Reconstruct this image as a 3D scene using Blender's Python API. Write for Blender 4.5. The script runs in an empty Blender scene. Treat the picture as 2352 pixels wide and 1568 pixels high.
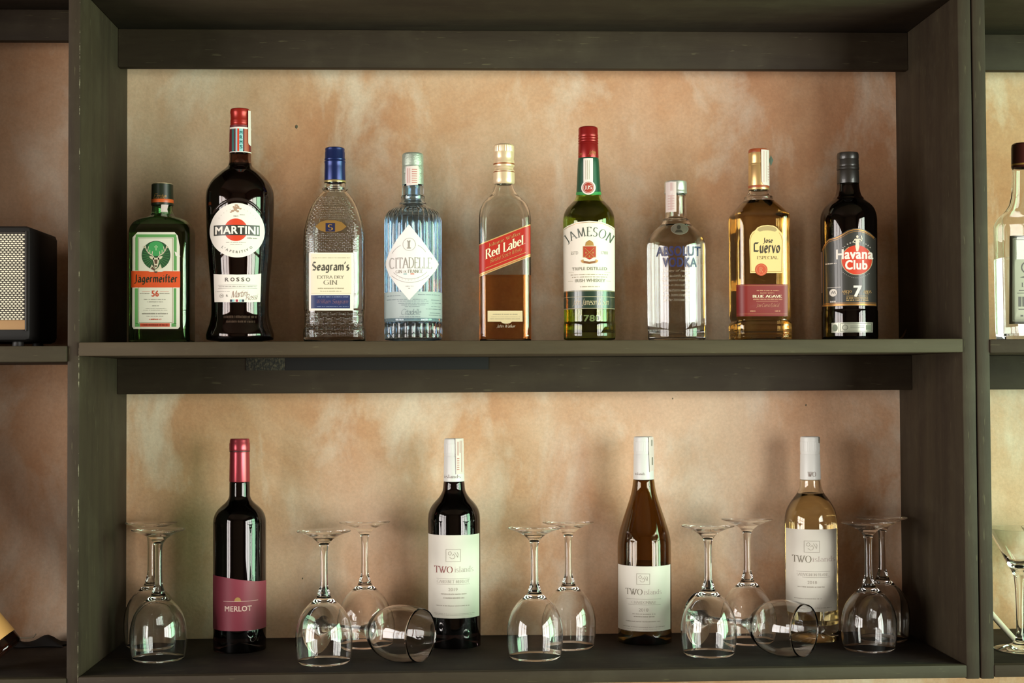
import bpy, bmesh, math, random
from math import sin, cos, tan, pi, radians, sqrt, asin, atan2
from mathutils import Vector, Matrix

random.seed(7)
scene = bpy.context.scene
COL = scene.collection

# ------------------------------------------------------------------ camera
F_PX, YAW, PITCH, ROLL = 3310.2, 0.041383, 0.02773, -0.005225
CAM = Vector((0.0, -1.863, 1.5))
FW = Vector((sin(YAW) * cos(PITCH), cos(YAW) * cos(PITCH), sin(PITCH)))
_r = Vector((cos(YAW), -sin(YAW), 0.0)); _u = _r.cross(FW)
RT = cos(ROLL) * _r + sin(ROLL) * _u
UP = -sin(ROLL) * _r + cos(ROLL) * _u
cd = bpy.data.cameras.new('camera'); cam = bpy.data.objects.new('camera', cd); COL.objects.link(cam)
cd.sensor_width = 36.0; cd.lens = F_PX / 2352 * 36.0; cd.clip_start = 0.05
cam.matrix_world = Matrix(((RT.x, UP.x, -FW.x, CAM.x), (RT.y, UP.y, -FW.y, CAM.y), (RT.z, UP.z, -FW.z, CAM.z), (0, 0, 0, 1)))
scene.camera = cam

# ------------------------------------------------------------------ world, daylight windows, exposure
w = bpy.data.worlds.new('world'); scene.world = w; w.use_nodes = True
w.node_tree.nodes['Background'].inputs[0].default_value = (0.75, 0.9, 0.85, 1)
w.node_tree.nodes['Background'].inputs[1].default_value = 0.25

def window_light(name, x, y0, y1, z0, z1, face, color, power):
    l = bpy.data.lights.new(name, 'AREA'); l.shape = 'RECTANGLE'
    l.size = abs(z1 - z0); l.size_y = abs(y1 - y0); l.color = color; l.energy = power
    o = bpy.data.objects.new(name, l); COL.objects.link(o)
    o.location = (x, (y0 + y1) / 2, (z0 + z1) / 2)
    o.rotation_euler = (0, radians(90) * (1 if face < 0 else -1), 0)
    return o
# daylight standing in the panes of the two side windows (right one looks onto a garden)
RWX, LWX, WZ0, WZ1 = 1.95, -2.25, 0.78, 2.08
RPANES = [(-3.16, -2.50), (-2.42, -1.76), (-1.68, -1.02), (-0.94, -0.28)]
LPANES = [(-2.85, -2.15), (-2.05, -1.35), (-1.25, -0.55)]
for (y0, y1), c, p in zip(RPANES, ((1.0, 0.99, 0.92), (1.0, 0.99, 0.92), (0.88, 1.0, 0.85), (0.55, 1.0, 0.62)), (54, 54, 52, 48)):
    window_light('daylight', RWX + 0.02, y0, y1, WZ0, WZ1, -1, c, p)
for (y0, y1), c, p in zip(LPANES, ((1.0, 0.93, 0.88), (1.0, 0.93, 0.88), (1.0, 0.93, 0.88)), (42, 44, 44)):
    window_light('daylight', LWX - 0.02, y0, y1, WZ0, WZ1, 1, c, p)

vs = scene.view_settings
vs.view_transform = 'Standard'; vs.look = 'None'; vs.gamma = 1.0; vs.use_curve_mapping = False
vs.exposure = -0.32
cy = scene.cycles
cy.max_bounces = 20; cy.transmission_bounces = 20; cy.glossy_bounces = 8; cy.diffuse_bounces = 4
cy.transparent_max_bounces = 16; cy.use_denoising = True

# ------------------------------------------------------------------ helpers: projection
def ray(px, py):
    return FW + RT * ((px - 1176) / F_PX) + UP * ((784 - py) / F_PX)
def P(px, py, Y):                       # point of the plane y = Y seen at a pixel
    d = ray(px, py); return CAM + d * ((Y - CAM.y) / d.y)
def PZ(px, py, z):                      # point of the plane z seen at a pixel
    d = ray(px, py); return CAM + d * ((z - CAM.z) / d.z)
def proj(p):
    d = Vector(p) - CAM; k = F_PX / d.dot(FW)
    return 1176 + k * d.dot(RT), 784 - k * d.dot(UP)

# ------------------------------------------------------------------ helpers: materials
def lin(c):
    return tuple(((x / 12.92) if x <= 0.04045 else ((x + 0.055) / 1.055) ** 2.4) for x in c)
def hexc(h):
    return lin(tuple(int(h[i:i + 2], 16) / 255 for i in (0, 2, 4)))
MATS = {}
def M(name, col='ffffff', rough=0.5, metal=0.0, trans=0.0, ior=1.5, coat=0.0, spec=0.5, raw=None):
    if name in MATS: return MATS[name]
    m = bpy.data.materials.new(name); m.use_nodes = True
    b = m.node_tree.nodes['Principled BSDF']
    c = raw if raw else hexc(col)
    b.inputs['Base Color'].default_value = (*c, 1)
    b.inputs['Roughness'].default_value = rough; b.inputs['Metallic'].default_value = metal
    b.inputs['Transmission Weight'].default_value = trans; b.inputs['IOR'].default_value = ior
    b.inputs['Coat Weight'].default_value = coat; b.inputs['Coat Roughness'].default_value = 0.05
    b.inputs['Specular IOR Level'].default_value = spec
    MATS[name] = m
    return m
class NT:
    def __init__(s, m): s.t = m.node_tree; s.b = s.t.nodes['Principled BSDF']
    def n(s, typ, **kw):
        x = s.t.nodes.new(typ)
        for k, v in kw.items():
            if k.startswith('i_'):
                key = k[2:]; x.inputs[int(key) if key.isdigit() else key.replace('_', ' ')].default_value = v
            else: setattr(x, k, v)
        return x
    def l(s, a, b): s.t.links.new(a, b)
    def coords(s, scale=(1, 1, 1), loc=(0, 0, 0)):
        tc = s.n('ShaderNodeTexCoord'); mp = s.n('ShaderNodeMapping')
        mp.inputs['Scale'].default_value = scale; mp.inputs['Location'].default_value = loc
        s.l(tc.outputs['Object'], mp.inputs['Vector']); return mp.outputs['Vector']
    def noise(s, vec, scale, detail=4, rough=0.55, dist=0.0):
        x = s.n('ShaderNodeTexNoise'); x.inputs['Scale'].default_value = scale; x.inputs['Detail'].default_value = detail
        x.inputs['Roughness'].default_value = rough; x.inputs['Distortion'].default_value = dist
        s.l(vec, x.inputs['Vector']); return x.outputs['Fac']
    def ramp(s, fac, stops):
        x = s.n('ShaderNodeValToRGB'); e = x.color_ramp.elements
        while len(e) < len(stops): e.new(0.5)
        for el, (p, c) in zip(e, stops):
            el.position = p; el.color = (*c, 1) if len(c) == 3 else c
        s.l(fac, x.inputs['Fac']); return x.outputs['Color']
    def mix(s, fac, a, b, mode='MIX'):
        x = s.n('ShaderNodeMix', data_type='RGBA', blend_type=mode)
        for sock, v in ((x.inputs[0], fac), (x.inputs[6], a), (x.inputs[7], b)):
            if isinstance(v, (int, float)): sock.default_value = v
            elif isinstance(v, tuple): sock.default_value = (*v, 1)
            else: s.l(v, sock)
        return x.outputs[2]
    def bump(s, h, strength, dist):
        x = s.n('ShaderNodeBump'); x.inputs['Strength'].default_value = strength; x.inputs['Distance'].default_value = dist
        s.l(h, x.inputs['Height']); s.l(x.outputs['Normal'], s.b.inputs['Normal'])

def plaster_material():
    m = M('plaster', rough=0.85); k = NT(m)
    v = k.coords((1, 1, 1)); v2 = k.coords((1.0, 1, 0.55), (3.1, 0, 1.7)); v3 = k.coords((1, 1, 0.22), (7.3, 0, 0.4))
    base = k.ramp(k.noise(v, 2.8, 7, 0.62, 0.3), [(0.30, hexc('b98560')), (0.44, hexc('c99d78')), (0.58, hexc('d4b394')), (0.75, hexc('dcc5a9'))])
    pale = k.ramp(k.noise(v2, 11.0, 8, 0.6, 0.35), [(0.49, (0, 0, 0)), (0.66, (1, 1, 1))])
    c = k.mix(k.mix(1.0, pale, (0.55, 0.55, 0.55), 'MULTIPLY'), base, hexc('e6dcc8'))
    rust = k.ramp(k.noise(v3, 9.0, 7, 0.62, 0.3), [(0.50, (0, 0, 0)), (0.72, (1, 1, 1))])
    c = k.mix(k.mix(1.0, rust, (0.28, 0.28, 0.28), 'MULTIPLY'), c, hexc('b57a55'))
    fine = k.ramp(k.noise(v, 260, 3, 0.6), [(0.25, (0.90, 0.90, 0.90)), (0.75, (1.07, 1.07, 1.07))])
    c = k.mix(1.0, c, fine, 'MULTIPLY')
    k.l(c, k.b.inputs['Base Color']); k.b.inputs['Specular IOR Level'].default_value = 0.2
    k.bump(k.noise(v, 45, 6, 0.6), 0.25, 0.004)
    return m
def paint_material(name='painted_wood', tone='362d1e', dark='291f14', axis=0, wear=None):
    m = M(name, rough=0.7, spec=0.3); k = NT(m)
    sc = [14, 14, 14]; sc[axis] = 1.6
    v = k.coords(tuple(sc)); v1 = k.coords((1, 1, 1))
    c = k.ramp(k.noise(v, 2.2, 5, 0.6, 0.3), [(0.3, hexc(dark)), (0.65, hexc(tone))])
    c = k.mix(k.ramp(k.noise(v1, 16, 6, 0.65), [(0.5, (0, 0, 0)), (0.75, (0.35, 0.35, 0.35))]), c, hexc('474030'))
    scr = k.ramp(k.noise(k.coords(tuple(x * 2.5 for x in sc)), 9, 2, 0.5), [(0.70, (0, 0, 0)), (0.74, (0.5, 0.5, 0.5))])
    c = k.mix(scr, c, hexc('575039'))
    if wear:                            # rubbed edge: (axis, position, half width, noise threshold)
        ax, pos, hw, th = wear
        sep = k.n('ShaderNodeSeparateXYZ'); k.l(k.coords(), sep.inputs[0])
        d = k.n('ShaderNodeMath', operation='SUBTRACT'); k.l(sep.outputs[ax], d.inputs[0]); d.inputs[1].default_value = pos
        a = k.n('ShaderNodeMath', operation='ABSOLUTE'); k.l(d.outputs[0], a.inputs[0])
        lt = k.n('ShaderNodeMath', operation='LESS_THAN'); k.l(a.outputs[0], lt.inputs[0])
        wn = k.n('ShaderNodeMath', operation='MULTIPLY_ADD'); k.l(k.noise(k.coords(), 55, 4, 0.7), wn.inputs[0])
        wn.inputs[1].default_value = hw * 4; wn.inputs[2].default_value = -hw * 4 * th; k.l(wn.outputs[0], lt.inputs[1])
        c = k.mix(lt.outputs[0], c, hexc('807a64'))
    k.l(c, k.b.inputs['Base Color'])
    k.bump(k.noise(v, 6, 5, 0.6), 0.25, 0.002)
    return m
PLASTER = plaster_material()
PAINT_X = paint_material('painted_wood_long', axis=0)
PAINT_Z = paint_material('painted_wood_upright', axis=2)
PAINT_SHELF = paint_material('painted_wood_worn', tone='463b28', dark='362c1b', axis=0, wear=(2, -0.0165, 0.0012, 0.42))
PAINT_EDGE = paint_material('painted_wood_chipped', axis=2, wear=(0, 0.0068, 0.0010, 0.53))
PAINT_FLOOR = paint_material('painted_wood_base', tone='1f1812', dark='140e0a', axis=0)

def glass(name, tint, rough=0.0, ior=1.5):
    return M(name, rough=rough, trans=1.0, ior=ior, raw=tint)
CLEAR = glass('clear_glass', (0.985, 0.995, 0.985))
STEM = glass('stemware_glass', (0.99, 0.995, 0.99), ior=1.5)
LIQ_CLEAR = glass('clear_liquid', (0.995, 0.995, 0.99), ior=1.33)
WHITE = M('white_paper', 'e6e0d4', 0.55); CREAM = M('cream_paper', 'e3d3b0', 0.5)
BLACK = M('black_ink', '17150f', 0.5); GREYINK = M('grey_ink', '8d887c', 0.6)
GOLD = M('gold_ink', 'b98a45', 0.35, 0.4); RED = M('red_ink', 'd03a17', 0.5); WHITEINK = M('white_ink', 'eee7da', 0.5)
STAMP = M('stamp_paper', 'd8c9c2', 0.6); PINKINK = M('pink_ink', 'b9796f', 0.6); GREENINK = M('green_ink', '3a7a48', 0.5)

# ------------------------------------------------------------------ helpers: meshes
def mesh_obj(name, me, mat, parent=None, smooth=None):
    o = bpy.data.objects.new(name, me); COL.objects.link(o)
    if mat and not me.materials: me.materials.append(mat)
    if parent: o.parent = parent
    if smooth is not None:
        for p in me.polygons: p.use_smooth = True
        me.set_sharp_from_angle(angle=radians(smooth))
    return o
def pydata(name, v, f, mat, parent=None, smooth=None):
    me = bpy.data.meshes.new(name); me.from_pydata(v, [], f); me.update()
    return mesh_obj(name, me, mat, parent, smooth)
def from_bm(name, bm, mat, parent=None, smooth=None):
    me = bpy.data.meshes.new(name); bm.to_mesh(me); bm.free(); me.update()
    return mesh_obj(name, me, mat, parent, smooth)
def box_bm(bm, x0, x1, y0, y1, z0, z1, bev=0.0):
    r = bmesh.ops.create_cube(bm, size=1.0)
    for v in r['verts']:
        v.co = Vector((x0 + (v.co.x + .5) * (x1 - x0), y0 + (v.co.y + .5) * (y1 - y0), z0 + (v.co.z + .5) * (z1 - z0)))
    if bev:
        es = list({e for v in r['verts'] for e in v.link_edges})
        bmesh.ops.bevel(bm, geom=es, offset=bev, segments=2, profile=0.5, affect='EDGES')
def board(name, x0, x1, y0, y1, z0, z1, mat, parent=None, bev=0.0015):   # one board with its own origin at its middle
    c = Vector(((x0 + x1) / 2, (y0 + y1) / 2, (z0 + z1) / 2)); bm = bmesh.new()
    box_bm(bm, x0 - c.x, x1 - c.x, y0 - c.y, y1 - c.y, z0 - c.z, z1 - c.z, bev)
    o = from_bm(name, bm, mat, parent, 40); o.location = c if not parent else c - parent.location
    return o
def tag(o, label, cat, group=None, kind=None):
    if label: o['label'] = label
    if cat: o['category'] = cat
    if group: o['group'] = group
    if kind: o['kind'] = kind
    return o
def empty(name, loc, rz=0.0):
    o = bpy.data.objects.new(name, None); COL.objects.link(o); o.location = loc; o.rotation_euler = (0, 0, rz)
    o.empty_display_size = 0.02
    return o
def spline(pts, n=5):                   # smooth profile without overshoot; a third value 1 marks a corner
    out = []; N = len(pts)
    t = [0.0]
    for p, q in zip(pts[:-1], pts[1:]): t.append(t[-1] + max(sqrt((q[0] - p[0]) ** 2 + (q[1] - p[1]) ** 2), 1e-6))
    def tang(i, a, side):
        dl = (pts[i][a] - pts[i - 1][a]) / (t[i] - t[i - 1]) if i > 0 else None
        dr = (pts[i + 1][a] - pts[i][a]) / (t[i + 1] - t[i]) if i < N - 1 else None
        if len(pts[i]) > 2 or dl is None or dr is None: return (dr if side > 0 else dl) or 0.0
        if dl * dr <= 0: return 0.0
        return 2 * dl * dr / (dl + dr)
    for i in range(N - 1):
        p, q = pts[i], pts[i + 1]; H = t[i + 1] - t[i]
        m = [(tang(i, a, 1) * H, tang(i + 1, a, -1) * H) for a in (0, 1)]
        for k in range(n):
            u = k / n; h = 2 * u ** 3 - 3 * u ** 2 + 1, u ** 3 - 2 * u ** 2 + u, -2 * u ** 3 + 3 * u ** 2, u ** 3 - u ** 2
            r, z = [h[0] * p[a] + h[1] * m[a][0] + h[2] * q[a] + h[3] * m[a][1] for a in (0, 1)]
            out.append((max(r, 0.0), z))
    out.append((pts[-1][0], pts[-1][1]))
    return out
def lathe_data(prof, n=72, mod=None):
    v, f, rings = [], [], []
    for r, z in [(q[0], q[1]) for q in prof]:
        if r < 1e-6:
            rings.append([len(v)]); v.append((0, 0, z))
        else:
            ring = []
            for k in range(n):
                a = 2 * pi * k / n; rr = r * (mod(a, z, r) if mod else 1.0)
                ring.append(len(v)); v.append((rr * sin(a), -rr * cos(a), z))
            rings.append(ring)
    for a, b in zip(rings[:-1], rings[1:]):
        for k in range(n):
            j = (k + 1) % n
            if len(a) == 1 and len(b) == 1: break
            if len(a) == 1: f.append((a[0], b[j], b[k]))
            elif len(b) == 1: f.append((a[k], a[j], b[0]))
            else: f.append((a[k], a[j], b[j], b[k]))
    return v, f
def lathe(name, prof, mat, parent=None, n=72, mod=None, smooth=32):
    v, f = lathe_data(prof, n, mod)
    return pydata(name, v, f, mat, parent, smooth)
def inset(prof, t, tb):                 # the inner wall of a bottle, base thickness tb
    out = []
    n = len(prof)
    for i in range(n):
        a = prof[max(i - 1, 0)]; b = prof[min(i + 1, n - 1)]
        dx, dz = b[0] - a[0], b[1] - a[1]; L = sqrt(dx * dx + dz * dz) or 1
        out.append((prof[i][0] - dz / L * t, prof[i][1] + dx / L * t))
    out = [(r, z) for r, z in out if r > 0.002]
    res, lastz = [], None
    for r, z in out:
        if z < tb or (lastz is not None and z <= lastz): continue
        res.append((r, z)); lastz = z
    return [(0, tb)] + [(res[0][0] * 0.9, tb + 0.0004)] + res
def glass_shell(name, outer, mat, parent, t=0.0028, tb=0.006, mod=None, punt=0.0, n=72):
    inner = inset(outer, t, tb + punt)
    base = [(0, punt), (outer[0][0] * 0.55, punt * 0.45)] if punt else [(0, 0)]
    loop = base + outer + inner[::-1]
    return lathe(name, loop, mat, parent, n, mod), inner
def fill(inner, level, grow=0.00015):
    p = [(0, inner[0][1] - grow)]
    for r, z in inner[1:]:
        if z >= level: break
        p.append((r + grow, z))
    rl = p[-1][0]
    for (r0, z0), (r1, z1) in zip(inner[1:-1], inner[2:]):
        if z0 <= level <= z1: rl = r0 + (r1 - r0) * (level - z0) / (z1 - z0 + 1e-9) + grow
    p += [(rl, level), (rl * 0.93, level - 0.0006), (0, level - 0.0006)]
    return p
def rring(a, b, rc, per=7):             # rounded rectangle, counter-clockwise from the front
    rc = min(rc, a, b); pts = []
    for cx, cy, a0 in ((a - rc, -(b - rc), -90), (a - rc, b - rc, 0), (-(a - rc), b - rc, 90), (-(a - rc), -(b - rc), 180)):
        for k in range(per + 1):
            t = radians(a0 + 90 * k / per); pts.append((cx + rc * cos(t), cy + rc * sin(t)))
        # support points keep flats flat
    out = []; m = per + 1
    for c in range(4):
        seg = pts[c * m:(c + 1) * m]; nx = pts[((c + 1) * m) % len(pts)]
        p0 = pts[c * m - 1]
        q = seg[0]; out.append((q[0] + (p0[0] - q[0]) * .06, q[1] + (p0[1] - q[1]) * .06))
        out += seg
        q = seg[-1]; out.append((q[0] + (nx[0] - q[0]) * .06, q[1] + (nx[1] - q[1]) * .06))
    return out
def loft_data(secs, per=7):             # sections (z, a, b, rc)
    v, f = [], []; n = None
    for z, a, b, rc in secs:
        r = rring(a, b, rc, per); n = len(r); v += [(x, y, z) for x, y in r]
    for i in range(len(secs) - 1):
        for k in range(n):
            j = (k + 1) % n
            f.append((i * n + k, i * n + j, (i + 1) * n + j, (i + 1) * n + k))
    f.append(tuple(range(n - 1, -1, -1))); f.append(tuple(range((len(secs) - 1) * n, len(secs) * n)))
    return v, f
def loft(name, secs, mat, parent=None, smooth=38, per=7):
    v, f = loft_data(secs, per); return pydata(name, v, f, mat, parent, smooth)
def secspline(secs, n=4):               # smooth the section list channel by channel along one parameter
    N = len(secs); t = [0.0]
    for p, q in zip(secs[:-1], secs[1:]): t.append(t[-1] + sqrt(sum((q[c] - p[c]) ** 2 for c in (0, 1))) + 1e-6)
    def tg(i, c):
        if i in (0, N - 1): return 0.0
        dl = (secs[i][c] - secs[i - 1][c]) / (t[i] - t[i - 1]); dr = (secs[i + 1][c] - secs[i][c]) / (t[i + 1] - t[i])
        return 0.0 if dl * dr <= 0 else 2 * dl * dr / (dl + dr)
    out = []
    for i in range(N - 1):
        H = t[i + 1] - t[i]
        for k in range(n):
            u = k / n; h = 2 * u ** 3 - 3 * u ** 2 + 1, (u ** 3 - 2 * u ** 2 + u) * H, -2 * u ** 3 + 3 * u ** 2, (u ** 3 - u ** 2) * H
            out.append(tuple(h[0] * secs[i][c] + h[1] * tg(i, c) + h[2] * secs[i + 1][c] + h[3] * tg(i + 1, c) for c in range(4)))
    out.append(tuple(secs[-1][:4]))
    return out

# ------------------------------------------------------------------ lettering
def arc(cx, cy, rx, ry, a0, a1, n=12):
    return [(cx + rx * cos(radians(a0 + (a1 - a0) * k / n)), cy + ry * sin(radians(a0 + (a1 - a0) * k / n))) for k in range(n + 1)]
def glyphs(n):                          # pen skeletons, capitals 1 high, small letters 0.64
    h = .64; A = lambda *a: arc(*a, n if abs(a[5] - a[4]) < 300 else max(n, 6))
    G = {
     'A': (.8, [[(0, 0), (.38, 1), (.78, 0)], [(.14, .36), (.62, .36)]]),
     'B': (.66, [[(.08, 0), (.08, 1)], [(.08, 1)] + A(.3, .76, .26, .24, 90, -90) + [(.08, .52)], A(.32, .26, .3, .26, 90, -90) + [(.08, 0)]]),
     'C': (.82, [A(.45, .5, .42, .5, 48, 312)]),
     'D': (.8, [[(.08, 0), (.08, 1)], [(.08, 1)] + A(.3, .5, .45, .5, 90, -90) + [(.08, 0)]]),
     'E': (.62, [[(.08, 0), (.08, 1)], [(.08, 1), (.54, 1), (.54, .86)], [(.08, .53), (.42, .53)], [(.08, 0), (.58, 0), (.58, .15)]]),
     'F': (.6, [[(.08, 0), (.08, 1)], [(.08, 1), (.54, 1), (.54, .86)], [(.08, .53), (.42, .53)]]),
     'G': (.86, [A(.45, .5, .42, .5, 48, 320) + [(.78, .45)], [(.58, .45), (.86, .45)]]),
     'H': (.82, [[(.1, 0), (.1, 1)], [(.72, 0), (.72, 1)], [(.1, .52), (.72, .52)]]),
     'I': (.3, [[(.15, 0), (.15, 1)]]),
     'J': (.45, [[(.3, 1), (.3, .1), (.2, -.1), (.02, -.12)]]),
     'K': (.78, [[(.1, 0), (.1, 1)], [(.68, 1), (.12, .45)], [(.28, .6), (.74, 0)]]),
     'L': (.6, [[(.08, 0), (.08, 1)], [(.08, 0), (.56, 0), (.56, .16)]]),
     'M': (.98, [[(.08, 0), (.12, 1), (.48, .05), (.84, 1), (.9, 0)]]),
     'N': (.84, [[(.1, 0), (.1, 1)], [(.1, 1), (.74, 0)], [(.74, 0), (.74, 1)]]),
     'O': (.92, [A(.46, .5, .43, .5, 0, 360)]),
     'P': (.62, [[(.08, 0), (.08, 1)], [(.08, 1)] + A(.3, .74, .27, .26, 90, -90) + [(.08, .48)]]),
     'R': (.74, [[(.08, 0), (.08, 1)], [(.08, 1)] + A(.3, .75, .26, .25, 90, -90) + [(.08, .5)], [(.32, .5), (.7, 0)]]),
     'S': (.62, [A(.31, .74, .25, .26, 40, 270) + A(.31, .24, .27, .24, 90, -140)]),
     'T': (.76, [[(.38, 0), (.38, 1)], [(.04, .85), (.04, 1), (.72, 1), (.72, .85)]]),
     'U': (.8, [[(.1, 1), (.1, .3)] + A(.4, .3, .3, .3, 180, 360) + [(.7, 1)]]),
     'V': (.8, [[(.02, 1), (.4, 0), (.78, 1)]]),
     'W': (1.16, [[(.02, 1), (.3, 0), (.58, 1)], [(.44, .9), (.72, 0), (1.1, 1)]]),
     'X': (.78, [[(.06, 1), (.72, 0)], [(.7, 1), (.06, 0)]]),
     'Y': (.76, [[(.02, 1), (.38, .48), (.74, 1)], [(.38, .48), (.38, 0)]]),
     'a': (.52, [A(.25, .44, .18, .2, 150, 0) + [(.43, .06), (.5, 0)], [(.43, .38)] + A(.24, .19, .19, .19, 80, 280) + [(.43, .12)]]),
     'b': (.56, [[(.1, 1), (.1, .02)], [(.1, .1)] + A(.28, .32, .2, .32, -90, 90) + [(.1, .5)]]),
     'c': (.48, [A(.27, .32, .22, .32, 45, 315)]),
     'd': (.56, [[(.45, 1), (.45, 0)], [(.45, .5)] + A(.27, .32, .21, .32, 90, 270) + [(.45, .14)]]),
     'e': (.5, [[(.06, .34), (.45, .34)] + A(.26, .34, .2, .3, 0, 180) + A(.27, .3, .21, .3, 180, 310)]),
     'f': (.34, [[(.36, .95), (.22, 1), (.15, .85), (.15, 0)], [(.02, .62), (.32, .62)]]),
     'g': (.54, [[(.44, .62), (.44, -.14), (.3, -.26), (.08, -.2)], [(.44, .5)] + A(.26, .33, .2, .3, 90, 270) + [(.44, .14)]]),
     'h': (.58, [[(.1, 1), (.1, 0)], [(.1, .48)] + A(.3, .44, .18, .2, 140, 0) + [(.48, 0)]]),
     'i': (.26, [[(.12, .64), (.12, 0)], [(.1, .86), (.14, .9)]]),
     'j': (.28, [[(.14, .64), (.14, -.2), (0, -.26)], [(.12, .86), (.16, .9)]]),
     'k': (.54, [[(.1, 1), (.1, 0)], [(.44, .64), (.12, .28)], [(.22, .36), (.48, 0)]]),
     'l': (.26, [[(.12, 1), (.12, 0)]]),
     'm': (.86, [[(.1, .64), (.1, 0)], [(.1, .48)] + A(.27, .46, .16, .18, 140, 0) + [(.43, 0)], [(.43, .48)] + A(.6, .46, .16, .18, 140, 0) + [(.76, 0)]]),
     'n': (.58, [[(.1, .64), (.1, 0)], [(.1, .48)] + A(.3, .44, .18, .2, 140, 0) + [(.48, 0)]]),
     'o': (.54, [A(.27, .32, .22, .32, 0, 360)]),
     'r': (.4, [[(.1, .64), (.1, 0)], [(.1, .46), (.22, .62), (.36, .58)]]),
     's': (.42, [A(.21, .48, .15, .16, 40, 260) + A(.21, .16, .17, .16, 80, -140)]),
     't': (.36, [[(.14, .86), (.14, .1), (.22, 0), (.34, .06)], [(.02, .62), (.32, .62)]]),
     'u': (.58, [[(.1, .64), (.1, .16), (.22, 0), (.36, .04), (.46, .18)], [(.46, .64), (.46, 0)]]),
     'v': (.52, [[(.04, .64), (.26, 0), (.48, .64)]]),
     'w': (.78, [[(.04, .64), (.22, 0), (.38, .6), (.54, 0), (.74, .64)]]),
     'y': (.54, [[(.06, .64), (.28, .05)], [(.5, .64), (.2, -.24), (.06, -.22)]]),
     "'": (.16, [[(.1, 1), (.05, .8)]]), '.': (.2, [[(.08, .03), (.1, .05)]]), ' ': (.34, []), '&': (.8, [[(.75, 0), (.2, .75), (.3, 1), (.45, .8), (.08, .3), (.2, .02), (.45, .05), (.65, .4)]]),
    }
    G['ä'] = (G['a'][0], G['a'][1] + [[(.12, .82), (.15, .86)], [(.32, .82), (.35, .86)]])
    G['Ñ'] = (G['N'][0], G['N'][1] + [[(.25, 1.12), (.4, 1.2), (.5, 1.12), (.62, 1.2)]])
    return G
G_ROUND, G_BLACK = glyphs(12), glyphs(3)
def pen_text(s, style):
    """style: serif, black (blackletter), script"""
    G = G_BLACK if style == 'black' else G_ROUND
    nib, ang, th = {'serif': (.15, 0, .045), 'serifbold': (.21, 0, .06), 'light': (.10, 0, .035), 'black': (.24, 40, .06), 'script': (.10, 35, .04), 'thin': (.03, 0, .03)}[style]
    shear = .3 if style == 'script' else 0.0
    v, f = [], []; x = 0.0
    def quad(p, q, n):
        i = len(v); e = (i // 4 % 20) * 4e-6      # a hair of height keeps crossing strokes apart
        v.extend([(p[0] - n[0], p[1] - n[1], e), (p[0] + n[0], p[1] + n[1], e), (q[0] + n[0], q[1] + n[1], e), (q[0] - n[0], q[1] - n[1], e)]); f.append((i, i + 1, i + 2, i + 3))
    nv = (cos(radians(ang)) * nib / 2, sin(radians(ang)) * nib / 2)
    for ch in s:
        wd, strokes = G.get(ch, G['I'])
        for st in strokes:
            pts = [(x + a + shear * b, b) for a, b in st]
            for p, q in zip(pts[:-1], pts[1:]):
                L = sqrt((q[0] - p[0]) ** 2 + (q[1] - p[1]) ** 2)
                if L < 1e-6: continue
                cr = abs((q[0] - p[0]) * nv[1] - (q[1] - p[1]) * nv[0]) / L
                if cr > th / 2: quad(p, q, nv)
                if cr < th * 1.2:
                    d = ((q[0] - p[0]) / L * th / 2, (q[1] - p[1]) / L * th / 2)
                    quad((p[0] - d[0], p[1] - d[1]), (q[0] + d[0], q[1] + d[1]), (-d[1], d[0]))
            if style in ('serif', 'serifbold', 'light') and len(st) >= 2:
                for e, o in ((st[0], st[1]), (st[-1], st[-2])):
                    if abs(e[1] - o[1]) > .6 * abs(e[0] - o[0]) and min(abs(e[1]), abs(e[1] - 1), abs(e[1] - .64)) < .02 and abs(e[1] - o[1]) > .3:
                        yy = e[1] + (.02 if e[1] < .3 else -.02)
                        quad((x + e[0] - .15, yy), (x + e[0] + .15, yy), (0, .022))
        x += wd + (.10 if style != 'script' else 0.0)
    return v, f
_fc = {}
def sans_text(s, bold=0.0):
    k = (s, bold)
    if k in _fc: return _fc[k]
    c = bpy.data.curves.new('letters', 'FONT'); c.body = s; c.resolution_u = 3; c.space_character = 1.0 + bold * 2.2
    o = bpy.data.objects.new('letters', c); COL.objects.link(o)
    me = bpy.data.meshes.new_from_object(o)
    r = ([(p.co.x, p.co.y) for p in me.vertices], [tuple(p.vertices) for p in me.polygons])
    if bold:                            # overstrike to thicken the strokes
        v0, f0 = r; v_, f_ = [], []
        for e, (dx, dy) in enumerate(((-1, -.6), (1, -.6), (-1, .6), (1, .6), (0, 0))):
            n0 = len(v_); v_ += [(p[0] + dx * bold, p[1] + dy * bold, e * 1e-5) for p in v0]; f_ += [tuple(i + n0 for i in q) for q in f0]
        r = (v_, f_)
    bpy.data.objects.remove(o); bpy.data.curves.remove(c); bpy.data.meshes.remove(me)
    _fc[k] = r
    return r
def raw_text(s, style):
    if style == 'sans': return sans_text(s, 0.0)
    if style == 'bold': return sans_text(s, 0.028)
    if style == 'heavy': return sans_text(s, 0.036)
    return pen_text(s, style)
def T(s, x0, x1, y0, y1, style='sans', slope=0.0):   # lettering fitted to a rectangle (y down); slope raises the right end
    v, f = raw_text(s, style)
    ax = min(p[0] for p in v); bx = max(p[0] for p in v); ay = min(p[1] for p in v); by = max(p[1] for p in v)
    o = []
    for p in v:
        px = x0 + (p[0] - ax) / (bx - ax) * (x1 - x0); py = y1 - (p[1] - ay) / (by - ay) * (y1 - y0)
        o.append((px, py - slope * (px - (x0 + x1) / 2), p[2] if len(p) > 2 else 0))
    return o, f
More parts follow.
